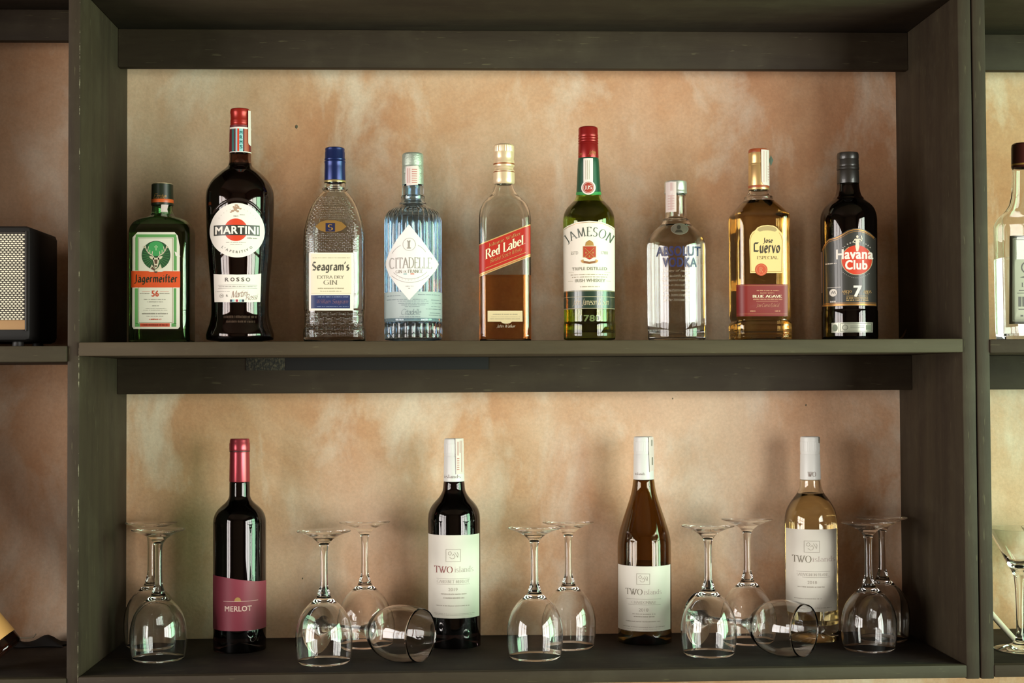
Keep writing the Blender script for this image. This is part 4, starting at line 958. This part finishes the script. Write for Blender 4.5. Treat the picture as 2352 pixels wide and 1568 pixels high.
b.put('strip_green', [disc(1919, 752, 6, 8), rect(1988, 1999, 746, 757)], M('strip_green', '7f8f72', .4), hs, 2)

# --- square gin bottle of the adjoining unit
b = Bottle('gin_bottle', 'clear square gin bottle with dark framed grey label, cut by the picture edge', 'bottle', 2372, 640, YS, Z1 - .001, None, turn=False, yf=.027)
A = lambda hwpx, zpy, rcf=.45: (b.z(zpy), hwpx * b.s, hwpx * b.s * .75, hwpx * b.s * .75 * rcf)
sec = [(0, 57 * b.s, 43 * b.s, .012), (.003, 59.5 * b.s, 45 * b.s, .014), A(60, 740), A(61, 520), A(59, 508, .6), A(52, 495, .8), (b.z(485), 43 * b.s, 38 * b.s, 38 * b.s), (b.z(470), 34 * b.s, 33 * b.s, 33 * b.s), (b.z(440), 28 * b.s, 28 * b.s, 28 * b.s), (b.z(400), 26 * b.s, 26 * b.s, 26 * b.s), (b.z(370), 25 * b.s, 25 * b.s, 25 * b.s)]
ss = [(max(z, 0), a, c, min(rc, a, c)) for z, a, c, rc in secspline(sec, 3)]
inner = [(z, a - .003, c - .003, max(min(rc - .002, a - .003, c - .003), .003)) for z, a, c, rc in ss if z > .010]
hollow('glass_body', ss, inner, CLEAR, b.root); loft('liquid', loft_fill(inner, b.z(558)), LIQ_CLEAR, b.root)
cp = capring(b, 'cap', [(26, 386), (26.4, 384), (26, 340), (25, 333), (22, 330, 1), (0, 330)], M('maroon_cap', '4a1c16', .35, .2))
capring(b, 'cap_band', [(26.4, 381), (26.7, 380), (26.7, 378), (26.3, 377)], GOLD, parent=cp)
b.set_flat(60 * b.s, 45 * b.s, 20 * b.s)
lab = b.put('front_label', [rect(2320, 2424, 541, 744)], M('label_umber', '37301f', .4))
b.put('label_field', [rect(2326, 2418, 547, 738)], M('label_silver_grey', '8d8a78', .4, .25), lab, 2)
b.put('inner_line', frame(2328.5, 2415.5, 549.5, 735.5, 1), M('label_umber'), lab, 3)
b.put('lettering', [ringp(2359, 614, 11, 14, 195, 345, 20), poly([(2342, 637), (2352, 634), (2352, 638)]), T('L', 2346, 2356, 649, 659, 'serif'), rect(2340, 2356, 666, 667.6), rect(2336, 2356, 672, 673.6), rect(2339, 2346, 681, 704), rect(2348, 2358, 681, 704), rect(2339, 2356, 709, 711), rect(2344, 2350, 723, 727)], M('label_umber'), lab, 3)

# ------------------------------------------------------------------ wine on the lower shelf
WG = 'wine bottles on the lower shelf'
SMALL = M('warm_grey_ink', 'a39a8c', .6)
# red wine with the wine-red label
b = Bottle('wine_bottle', 'dark red wine bottle with pink foil neck and wine red label', 'bottle', 550.5, 1300, .182, Z0, WG)
out = spline(b.prof([(54, 1500, 1), (59, 1493), (60, 1486), (60, 1200), (59, 1190), (56, 1180), (50, 1170), (41, 1161), (32, 1153), (26, 1145), (23.6, 1136), (23.2, 1108), (20.5, 1100), (20, 1012)]), 4)
DARKG = glass('black_wine_glass', (.05, .03, .035))
sh, inn = glass_shell('glass_body', out, DARKG, b.root, .003, .007, punt=.012)
lathe('liquid', fill(inn, b.z(1150)), M('red_wine', raw=(.008, .003, .004), rough=.05), b.root)
FOIL = M('pink_foil', 'a8424c', .28, .65)
cp = capring(b, 'foil', [(23.4, 1105.5), (23.7, 1104), (22.6, 1040), (22.5, 1036), (23.4, 1034), (23.6, 1030), (23.6, 1018), (22.6, 1016), (22.6, 1011), (21, 1007, 1), (0, 1007)], FOIL)
capring(b, 'foil_crease', [(23.0, 1037), (23.3, 1036), (23.3, 1034.5), (23, 1033.5)], M('foil_dark', '4a1c1e', .4), parent=cp)
b.set_round(out)
lab = b.put('front_label', [poly([(489, 1324), (505, 1324.5), (522, 1326.5), (540, 1329.5), (560, 1332.5), (585, 1337), (612, 1340), (612, 1449), (489, 1449)])], M('wine_red_label', '843443', .5, spec=.4))
b.put('brand_lettering', [T('MERLOT', 517, 577.5, 1391.5, 1404, 'bold')], M('label_pinkish_white', 'd8b9ae', .5), lab, 2)
b.put('horizon_line', [rect(514, 592, 1380.5, 1381.4)], M('label_pinkish_white'), lab, 2)
b.put('sun_motif', [poly([(546 + 7.5 * cos(radians(a)), 1380.5 - 9 * sin(radians(a))) for a in range(0, 181, 15)])], M('sun_gold', 'a9864e', .45), lab, 2)
b.put('moulded_mark', [ringp(580, 1470, 5, 6, 20, 330, 16), stroke([(587, 1464), (591, 1476), (595, 1464)], 1)], M('glass_mark', '3c3a36', .15), sh, 2)

def two_islands(b, x0, x1, y0, y1, box, two, isl, l1, l2, wine, yr, lines, small, red=True):
    lab = b.put('front_label', [rect(x0, x1, y0, y1)], M('wine_label_paper', 'dcd7cb', .6))
    b.put('emblem_frame', frame(*box, .9), SMALL, lab, 2)
    cx, cy_ = (box[0] + box[1]) / 2, (box[2] + box[3]) / 2; r = (box[1] - box[0])
    b.put('island_drawing', [stroke([(cx + r * x, cy_ + r * y) for x, y in pts], 1.0) for pts in ([(-.33, -.2), (-.2, -.28), (-.1, -.15), (-.2, -.02), (-.33, -.08), (-.33, -.2)], [(-.25, .1), (-.1, .22), (.05, .2), (.12, .05), (.02, -.1), (-.08, .02)], [(.1, -.22), (.2, -.05), (.3, .12), (.34, -.1), (.26, -.22)])], SMALL, lab, 2)
    b.put('brand_lettering', [T('TWO', *two, 'serif')], M('claret_ink', '8a4a44', .5) if red else M('taupe_ink'), lab, 2)
    b.put('lettering', [T('islands', *isl, 'light')], M('rose_grey_ink', 'ad9a92', .5), lab, 2)
    b.put('rule', [rect(l1[0], l1[1], l1[2], l1[2] + .8)], SMALL, lab, 2); b.put('rule', [rect(l2[0], l2[1], l2[2], l2[2] + .8)], SMALL, lab, 2)
    b.put('variety_lettering', [T(wine[0], wine[1], wine[2], wine[3], wine[4], 'light')], SMALL, lab, 2)
    b.put('year', [T(yr[0], yr[1], yr[2], yr[3], yr[4], 'sans')], SMALL, lab, 2)
    b.put('small_print', sum([fine(a, c, y, h_, int(a + y)) for a, c, y, h_ in lines + small], []), SMALL, lab, 2)
    return lab
WCAP = M('white_screwcap', 'd9d9d4', .42)
def screwcap(b, c0, c1, y0, hwt, hwb, txt):
    cp = capring(b, 'screwcap', [(hwb - .6, c1, 1), (hwb, c1 - 1), (hwt + .2, y0 + 42), (hwt - .6, y0 + 40), (hwt - .2, y0 + 38), (hwt - .2, y0 + 6), (hwt - .8, y0 + 2), (hwt - 2.5, y0, 1), (0, y0)], WCAP)
    capring(b, 'cap_ribs', [(hwt - .3, y0 + 34), (hwt + .1, y0 + 33.5), (hwt + .1, y0 + 12), (hwt - .3, y0 + 11.5)], WCAP, n=144, mod=knurl(36, .006), parent=cp)
    b.set_round([((hwb + .2) * b.s, b.z(c1)), (hwt * b.s, b.z(y0))])
    if txt: b.put('cap_lettering', [txt], M('cap_grey_ink', '8c7a72', .5), cp, 2)
    return cp
# cabernet
b = Bottle('wine_bottle', 'dark red wine bottle with white screwcap and white label, behind a toppled glass', 'bottle', 1043.5, 1300, .195, Z0, WG)
out = spline(b.prof([(54, 1493, 1), (59, 1487), (60, 1480), (60, 1195), (59, 1180), (55.5, 1168), (48, 1156), (38, 1145), (30, 1134), (25.5, 1122), (24, 1107), (20.5, 1098), (20, 1015)]), 4)
sh, inn = glass_shell('glass_body', out, DARKG, b.root, .003, .007, punt=.012)
lathe('liquid', fill(inn, b.z(1134)), M('red_wine'), b.root)
cp = screwcap(b, 1020, 1104.5, 1006.5, 22.6, 24, T('islands', 1020, 1058, 1090, 1098, 'light'))
b.set_round([(24.4 * b.s, b.z(1105)), (23.4 * b.s, b.z(1000))])
sl = b.put('tax_seal', [poly([(1046, 1007), (1064.5, 1007), (1066, 1088), (1047.5, 1089)])], M('stamp_paper'), None, 3)
b.put('seal_print', [rect(1056, 1057.5, 1012, 1040), rect(1060, 1061, 1012, 1084)] + [rect(1050, 1055, 1052 + 5 * i, 1054 + 5 * i) for i in range(6)] + [rect(1051, 1053, 1014, 1046)], PINKINK, sl, 4)
b.set_round(out)
two_islands(b, 983.5, 1101, 1229, 1420, (1024, 1058, 1261, 1290), (997.5, 1040, 1300, 1316), (1044, 1087, 1301, 1314), (1003, 1079, 1328.5), (1003, 1079, 1341.5), ('CABERNET MERLOT', 1004, 1078, 1331.5, 1339), ('2019', 1030, 1051, 1350, 1357), [(1013, 1072, 1364, 2.6), (1019, 1066, 1373, 3)], [(1002, 1079, 1391, 2), (997, 1090, 1409.5, 1.2), (1000, 1086, 1412.5, 1)])
# chardonnay
b = Bottle('wine_bottle', 'amber sloping wine bottle with white screwcap and white label', 'bottle', 1480, 1300, .205, Z0, WG)
out = spline(b.prof([(55, 1489, 1), (60.5, 1483), (61.5, 1476), (61.5, 1262), (61, 1245), (57, 1222), (50, 1198), (41.5, 1172), (33, 1146), (26.5, 1120), (24.2, 1102), (20.5, 1094), (20, 1010)]), 5)
AMBG = glass('amber_wine_glass', (.30, .185, .05))
sh, inn = glass_shell('glass_body', out, AMBG, b.root, .003, .007, punt=.012)
lathe('liquid', fill(inn, b.z(1293)), glass('white_wine_dark', (.04, .03, .012), ior=1.34), b.root)
cp = screwcap(b, 1454, 1100.5, 1002, 22.4, 23.6, T('islands', 1458, 1482, 1085, 1091, 'light'))
b.set_round([(24 * b.s, b.z(1101)), (23.2 * b.s, b.z(1000))])
sl = b.put('tax_seal', [poly([(1490, 1004), (1501, 1004), (1503, 1080), (1492, 1084)])], STAMP, None, 3)
b.put('seal_print', [rect(1496, 1498.5, 1010, 1024), rect(1497, 1500, 1050, 1068)], GREYINK, sl, 4)
b.set_round(out)
two_islands(b, 1419.5, 1539.5, 1300.5, 1450, (1462, 1492.5, 1317, 1342.5), (1437, 1476, 1352, 1366.5), (1479, 1519, 1353.5, 1365), (1439, 1518, 1375.5), (1443, 1517, 1388.5), ('CHARDONNAY', 1451, 1507, 1380, 1386.5), ('2018', 1467, 1489, 1397, 1404), [(1453, 1506, 1410, 2.4), (1456, 1503, 1416, 2.4)], [(1438, 1517, 1427.5, 2), (1432, 1526, 1440, 1.8), (1440, 1516, 1445, 1)], red=False)
# sauvignon
b = Bottle('wine_bottle', 'clear white wine bottle with white screwcap, golden wine and white label', 'bottle', 1863.5, 1300, .205, Z0, WG)
out = spline(b.prof([(54, 1487, 1), (59, 1481), (60, 1474), (60, 1205), (59, 1190), (56, 1174), (49, 1158), (39.5, 1144), (31, 1132), (26.5, 1122), (24.5, 1110), (24, 1102), (20.5, 1094), (20, 1010)]), 4)
sh, inn = glass_shell('glass_body', out, glass('straw_glass', (.985, .97, .87)), b.root, .003, .007, punt=.016)
lathe('liquid', fill(inn, b.z(1133)), glass('white_wine', (.95, .83, .54), ior=1.34), b.root)
cp = screwcap(b, 1838, 1100.5, 1002, 22.4, 23.6, T('WO', 1855, 1874, 1083, 1095, 'serif'))
b.set_round([(24 * b.s, b.z(1101)), (23.2 * b.s, b.z(1000))])
b.put('cap_tear_mark', [rect(1881, 1883, 1004, 1018)], GREYINK, cp, 3)
b.set_round(out)
two_islands(b, 1805.5, 1921, 1216, 1405, (1847, 1882, 1242, 1269), (1820, 1864, 1276, 1292.5), (1866, 1917, 1278, 1290), (1830, 1905, 1312.5), (1843, 1905, 1325.5), ('SAUVIGNON BLANC', 1831, 1903, 1316.5, 1323), ('2018', 1855, 1876, 1334, 1341), [(1833, 1893, 1348, 2.6)], [(1825, 1887, 1375, 2), (1872, 1911, 1396, 1.6), (1820, 1860, 1396, 1.2)], red=False)

# ------------------------------------------------------------------ wine glasses
GH = .174
def glass_profiles():
    o = [(34.5, 0), (36.6, 10), (38, 24), (38, 34), (36.6, 46), (33, 58), (27.5, 68), (20.5, 76), (13.5, 82), (9.4, 86.5), (8.2, 91), (6.6, 96), (5.4, 101), (5.0, 115), (4.9, 135), (5.2, 148), (6.4, 155), (8.0, 157.5), (11, 161), (18, 166), (28, 170.2), (34.5, 172.6), (36.2, 173.4), (35.8, 174), (0, 174)]
    i = [(34.2, .1), (35.75, 10), (36.9, 24), (36.9, 34), (35.5, 46), (31.8, 58), (26.2, 67), (19, 74.5), (12, 79), (6, 81), (0, 81.6)]
    so = spline([(r / 1000, z / 1000) for r, z in o], 3); si = spline([(r / 1000, z / 1000) for r, z in i], 3)
    return so, si
so, si = glass_profiles()
GV = lathe_data(si[::-1] + [(.03435, -.0001)] + so, 64)
CUT = next(i for i, q in enumerate(so) if q[1] > .0865)
def wine_glass(label, loc, rot=(0, 0, 0), tilt=None):
    root = empty('wine_glass', loc); tag(root, label, 'wine glass', 'wine glasses on the lower shelf')
    if not GLASS_MESH:
        # bowl, stem and foot are one blown piece: the bowl carries the inner surface
        bowl = si[::-1] + [(.03435, -.0001)] + so[:CUT + 1]
        f0 = next(i for i, q in enumerate(so) if q[1] > .1572)
        for nm, pr in (('bowl', bowl), ('stem', so[CUT:f0 + 1]), ('foot', so[f0:])):
            v, f = lathe_data(pr, 64); me = bpy.data.meshes.new(nm); me.from_pydata(v, [], f); me.materials.append(STEM)
            for p in me.polygons: p.use_smooth = True
            me.update(); GLASS_MESH[nm] = me
    for nm, me in GLASS_MESH.items():
        o = bpy.data.objects.new(nm, me); COL.objects.link(o); o.parent = root
    if tilt is not None: root.matrix_world = tilt
    return root
GLASS_MESH = {}
ups = [(347, 1200, 'upturned wine glass by the left end panel, behind its neighbour'),
       (364, 1216, 'upturned wine glass by the left end panel, in front of its neighbour'),
       (744, 1219, 'upturned wine glass with a toppled glass foot showing through, beside the red label bottle'),
       (838, 1198.5, 'upturned wine glass behind the toppled glass near the dark screwcap bottle'),
       (1228, 1212, 'upturned wine glass in front of the pair left of the amber sloping bottle'),
       (1306, 1199, 'upturned wine glass behind the pair left of the amber sloping bottle'),
       (1627, 1207, 'upturned wine glass just right of the amber sloping bottle, in front'),
       (1717, 1192, 'upturned wine glass behind the toppled glass near the golden wine bottle'),
       (1995, 1200, 'upturned wine glass by the right end panel, in front of its neighbour'),
       (2027, 1188, 'upturned wine glass by the right end panel, behind its neighbour')]
for i, (x, y, lb) in enumerate(ups):
    q = PZ(x, y, Z0 + GH); yy = min(q.y, YW - .042); q = P(x, (y + 1500) / 2 if False else y + 150, yy)
    X = max(XLI + .0385, min(XRI - .0385, q.x))
    r = wine_glass(lb, (X, yy, Z0 + .0004)); r.rotation_euler = (0, 0, .7 * i)
def toppled(label, foot_px, rim_px, yf, yr):
    zf, zr = .0362, .0378
    f = P(foot_px[0], foot_px[1], yf); r = P(rim_px[0], rim_px[1], yr)
    d = Vector((f.x - r.x, yf - yr, 0)); d.normalize()
    el = asin((.0366 - .0380) / .145)                    # lies on foot edge and bowl
    ax = Vector((d.x * cos(el), d.y * cos(el), sin(el))).normalized()
    xa = Vector((0, 0, 1)).cross(ax).normalized(); ya = ax.cross(xa)
    base = Vector((r.x, yr, Z0 + .0380 - .028 * sin(el) + .0004))
    Mx = Matrix(((xa.x, ya.x, ax.x, base.x), (xa.y, ya.y, ax.y, base.y), (xa.z, ya.z, ax.z, base.z), (0, 0, 0, 1)))
    return wine_glass(label, base, tilt=Mx)
toppled('wine glass lying on its side in front of the dark screwcap bottle', (726, 1450), (968, 1457), .148, .050)
toppled('wine glass lying on its side in front of the golden wine bottle', (1598, 1440), (1849, 1448), .176, .050)

# ------------------------------------------------------------------ the unit beyond: cocktail glasses and a leaning stirrer
def cocktail_glass(label, px, Yg):
    q = P(px, 1350, Yg); s_ = (Yg - CAM.y) / F_PX
    root = empty('cocktail_glass', (q.x, Yg, Z0 + .0004)); tag(root, label, 'cocktail glass', 'cocktail glasses beyond the panel')
    H = P(px, 1213, Yg).z - Z0
    o = spline([(35 / 1000, 0), (35.4 / 1000, .0012), (33 / 1000, .0022), (22 / 1000, .0045), (11 / 1000, .0085), (6.5 / 1000, .015), (5.2 / 1000, .025), (5.4 / 1000, .06), (6.4 / 1000, H * .5), (7.6 / 1000, H * .60), (10.5 / 1000, H * .645), (15 / 1000, H * .69), (24 / 1000, H * .80), (43 / 1000, H)], 4)
    i_ = [(41.8 / 1000, H), (23 / 1000, H * .815), (14 / 1000, H * .72), (8 / 1000, H * .69), (0, H * .68)]
    fo = next(i for i, z in enumerate(o) if z[1] > .012); bo = next(i for i, z in enumerate(o) if z[1] > H * .62)
    for nm, pr in (('foot', [(0, 0)] + o[:fo + 1]), ('stem', o[fo:bo + 1]), ('bowl', o[bo:] + i_)): lathe(nm, pr, STEM, root, 64, smooth=50)
    return root
cocktail_glass('cocktail glass with conical bowl standing beyond the right panel, in front', 2342, .10)
cocktail_glass('cocktail glass standing behind the other one beyond the right panel', 2420, .175)
p0, p1 = P(2262, 1392, .178), PZ(2331, 1470, Z0 + .004)
d = (p1 - p0); bm = bmesh.new(); rr = .0042
bmesh.ops.create_cone(bm, cap_ends=True, segments=20, radius1=rr, radius2=rr, depth=d.length)
Mx = d.to_track_quat('Z', 'Y').to_matrix().to_4x4(); Mx.translation = (p0 + p1) / 2
for v in bm.verts: v.co = Mx @ v.co - p1
o = from_bm('drinking_straw', bm, M('pale_straw', 'cfc2ae', .4), None, 40); o.location = p1
tag(o, 'pale straw leaning at a slant behind the front cocktail glass', 'straw')

# ------------------------------------------------------------------ the unit on the other side: loudspeaker, leaning bottle, scraps
ZS = Z1 - .0045
fr = P(71, 650, .03); SW = .222
root = empty('loudspeaker', (fr.x - SW / 2, .095, ZS)); tag(root, 'black loudspeaker with woven cream grille and gold strip', 'loudspeaker')
sx1 = fr.x - root.location.x; sx0 = -SW / 2
bm = bmesh.new(); box_bm(bm, sx0, sx1, -.065, .066, .007, P(60, 518, .03).z - ZS, .008)
from_bm('cabinet', bm, M('black_leatherette', '120f0d', .6), root, 40)
gz0, gz1, gx1 = P(30, 735, .028).z - ZS, P(30, 533, .028).z - ZS, P(58, 640, .028).x - root.location.x
gx0 = sx0 + (sx1 - gx1)
m = M('grille_backing', '2a241c', .8)
g = board('grille', root.location.x + gx0, root.location.x + gx1, .0272, .0302, ZS + gz0, ZS + gz1, m, root, 0)
# woven cloth: short pale threads in staggered rows
cell = .0048; rowh = .0028; v, f = [], []
nr_ = int((gz1 - gz0) / rowh); nc_ = int((gx1 - gx0) / cell)
for j in range(nr_):
    for i in range(nc_):
        cxx = gx0 + (i + .5 + (.5 if j % 2 else 0)) * cell; czz = gz0 + (j + .5) * rowh
        if cxx > gx1 - .0015: continue
        k0 = len(v)
        for dx, dz, dy in ((-.0021, 0, 0), (-.001, .0009, -.0006), (.001, .0009, -.0006), (.0021, 0, 0), (.001, -.0009, -.0006), (-.001, -.0009, -.0006)):
            v.append((cxx + dx, -.0679 + dy, czz + dz))
        f.append(tuple(range(k0 + 5, k0 - 1, -1)))
wv = pydata('grille_weave', [(a - (gx0 + gx1) / 2, b_ + .0679 - .0017, c - (gz0 + gz1) / 2) for a, b_, c in v], f, M('cream_thread', 'ddd3bb', .6), g); wv['kind'] = 'stuff'
board('gold_strip', root.location.x + gx0, root.location.x + gx1, .0268, .0302, ZS + P(30, 757, .028).z - ZS, ZS + gz0, M('brass_strip', 'c39b71', .35, .5), root, .0004)
bm = bmesh.new(); zc_ = P(30, 640, .028).z
board('grille_piping', root.location.x + gx1, root.location.x + gx1 + .003, .0262, .031, P(30, 760, .028).z, P(30, 530, .028).z, M('black_piping', '1c1814', .5), root, .001)
for fx in (sx1 - .022, sx0 + .022):
    for fy in (-.045, .045):
        o = lathe('foot', [(0, 0), (.007, 0), (.0075, .002), (.007, .0075), (0, .0075)], M('rubber_foot', '2c2a28', .5), root, 24); o.location = (fx, fy, 0)

# bottle leaning on the far panel
ang = radians(-40); R_ = .030
prof = spline([(.0275, 0, 1), (.0295, .003), (R_, .008), (R_, .195), (.0275, .215), (.020, .235), (.0145, .255), (.0135, .280), (.0135, .318)], 4)
bp = P(8, 1493, .06)
lowest = R_ * sin(-ang)
root = empty('leaning_bottle', (bp.x, .06, Z0 - .001 + lowest + .0003)); root.rotation_euler = (0, ang, 0)
tag(root, 'amber glass bottle with gold label leaning at a slant, cut by the picture edge', 'bottle')
sh, inn = glass_shell('glass_body', prof, glass('amber_brown_glass', (.55, .26, .08)), root, .003, .006)
lathe('liquid', fill(inn, .12), glass('amber_spirit', (.6, .35, .12), ior=1.34), root)
lathe('label_band', [(R_ + .0003, .016), (R_ + .0004, .016), (R_ + .0004, .125), (R_ + .0003, .125)], M('gold_label', 'd8a862', .5), root)
sp = []; rnd = random.Random(9)
for j in range(6):
    a0 = -.75
    while a0 < .1:
        wd = rnd.uniform(.03, .075); z0 = .030 + j * .007; r = R_ + .0006; hh = .0022 * rnd.uniform(.7, 1.2)
        sp.append([(r * sin(a), -r * cos(a), z) for a, z in ((a0, z0), (a0 + wd, z0), (a0 + wd, z0 + hh), (a0, z0 + hh))]); a0 += wd + rnd.choice((.02, .03, .07))
o = pydata('small_print', [p for q in sp for p in q], [(4 * i, 4 * i + 1, 4 * i + 2, 4 * i + 3) for i in range(len(sp))], M('olive_print', '5d4a22', .5), root); o['kind'] = 'stuff'
lathe('stopper', [(0, .324), (.0125, .324), (.0145, .318), (.0145, .290), (.0138, .287)][::-1], M('dark_stopper', '2a1710', .4), root, 40)

def tube(name, pts, rad, mat, parent=None, n=8):
    v, f = [], []; Q = [Vector(p) for p in pts]
    for i, q in enumerate(Q):
        d = (Q[min(i + 1, len(Q) - 1)] - Q[max(i - 1, 0)]).normalized(); e = d.cross(Vector((0, .3, 1))).normalized(); g_ = d.cross(e)
        v += [tuple(q + (e * cos(2 * pi * k_ / n) + g_ * sin(2 * pi * k_ / n)) * rad) for k_ in range(n)]
        if i:
            for k_ in range(n): f.append(((i - 1) * n + k_, (i - 1) * n + (k_ + 1) % n, i * n + (k_ + 1) % n, i * n + k_))
    f.append(tuple(range(n - 1, -1, -1))); f.append(tuple(range(len(v) - n, len(v))))
    return pydata(name, v, f, mat, parent, 60)
# dark cloth scrap with a pale string beside it
c0 = PZ(118, 1463, Z0 - .001)
bm = bmesh.new(); bmesh.ops.create_grid(bm, x_segments=16, y_segments=10, size=1)
rnd = random.Random(3)
for v in bm.verts:
    x, y = v.co.x, v.co.y; e = max(0, 1 - max(abs(x), abs(y)) ** 2)
    v.co = (x * .040 + .004 * sin(3 * y), y * .016 + .003 * sin(4 * x), .0015 + e * (.008 + .005 * sin(5 * x + 2 * y)))
bmesh.ops.solidify(bm, geom=bm.faces[:], thickness=.0012)
o = from_bm('cloth_scrap', bm, M('black_cloth', '15110e', .9), None, 60); o.location = (c0.x, min(c0.y, .235), Z0 - .0005)
tag(o, 'small crumpled black cloth lying by the shelf corner', 'cloth')
pts = [PZ(52, 1453, Z0 + .006), PZ(66, 1451, Z0 + .008), PZ(80, 1453, Z0 + .007), PZ(90, 1455, Z0 + .008), PZ(96, 1447, Z0 + .013)]
for p in pts: p.y = min(p.y, .25)
o = tube('string', [p - pts[0] for p in pts], .0009, M('pale_string', 'a39a84', .7)); o.location = pts[0]
tag(o, 'short pale string beside the crumpled black cloth', 'string')
# dried leaf scrap at the end of the upper shelf
q = P(2068, 772, .20)
bm = bmesh.new(); bmesh.ops.create_grid(bm, x_segments=8, y_segments=4, size=1)
for v in bm.verts:
    x, y = v.co.x, v.co.y; v.co = (x * .009, y * .006 * (1 - .7 * x * x), .004 + .004 * x + .010 * max(x, 0) ** 2 + .002 * y * y)
bmesh.ops.solidify(bm, geom=bm.faces[:], thickness=.0006)
o = from_bm('dried_leaf', bm, M('dry_brown_leaf', '5d4630', .8), None, 60); o.location = (min(q.x, XRI - .012), .20, Z1)
bpy.context.view_layer.update()
mz = min((o.matrix_world @ Vector(c)).z for c in o.bound_box); o.location.z += Z1 - mz + .0002
tag(o, 'tiny curled brown dried leaf beside the right panel on the upper shelf', 'leaf')
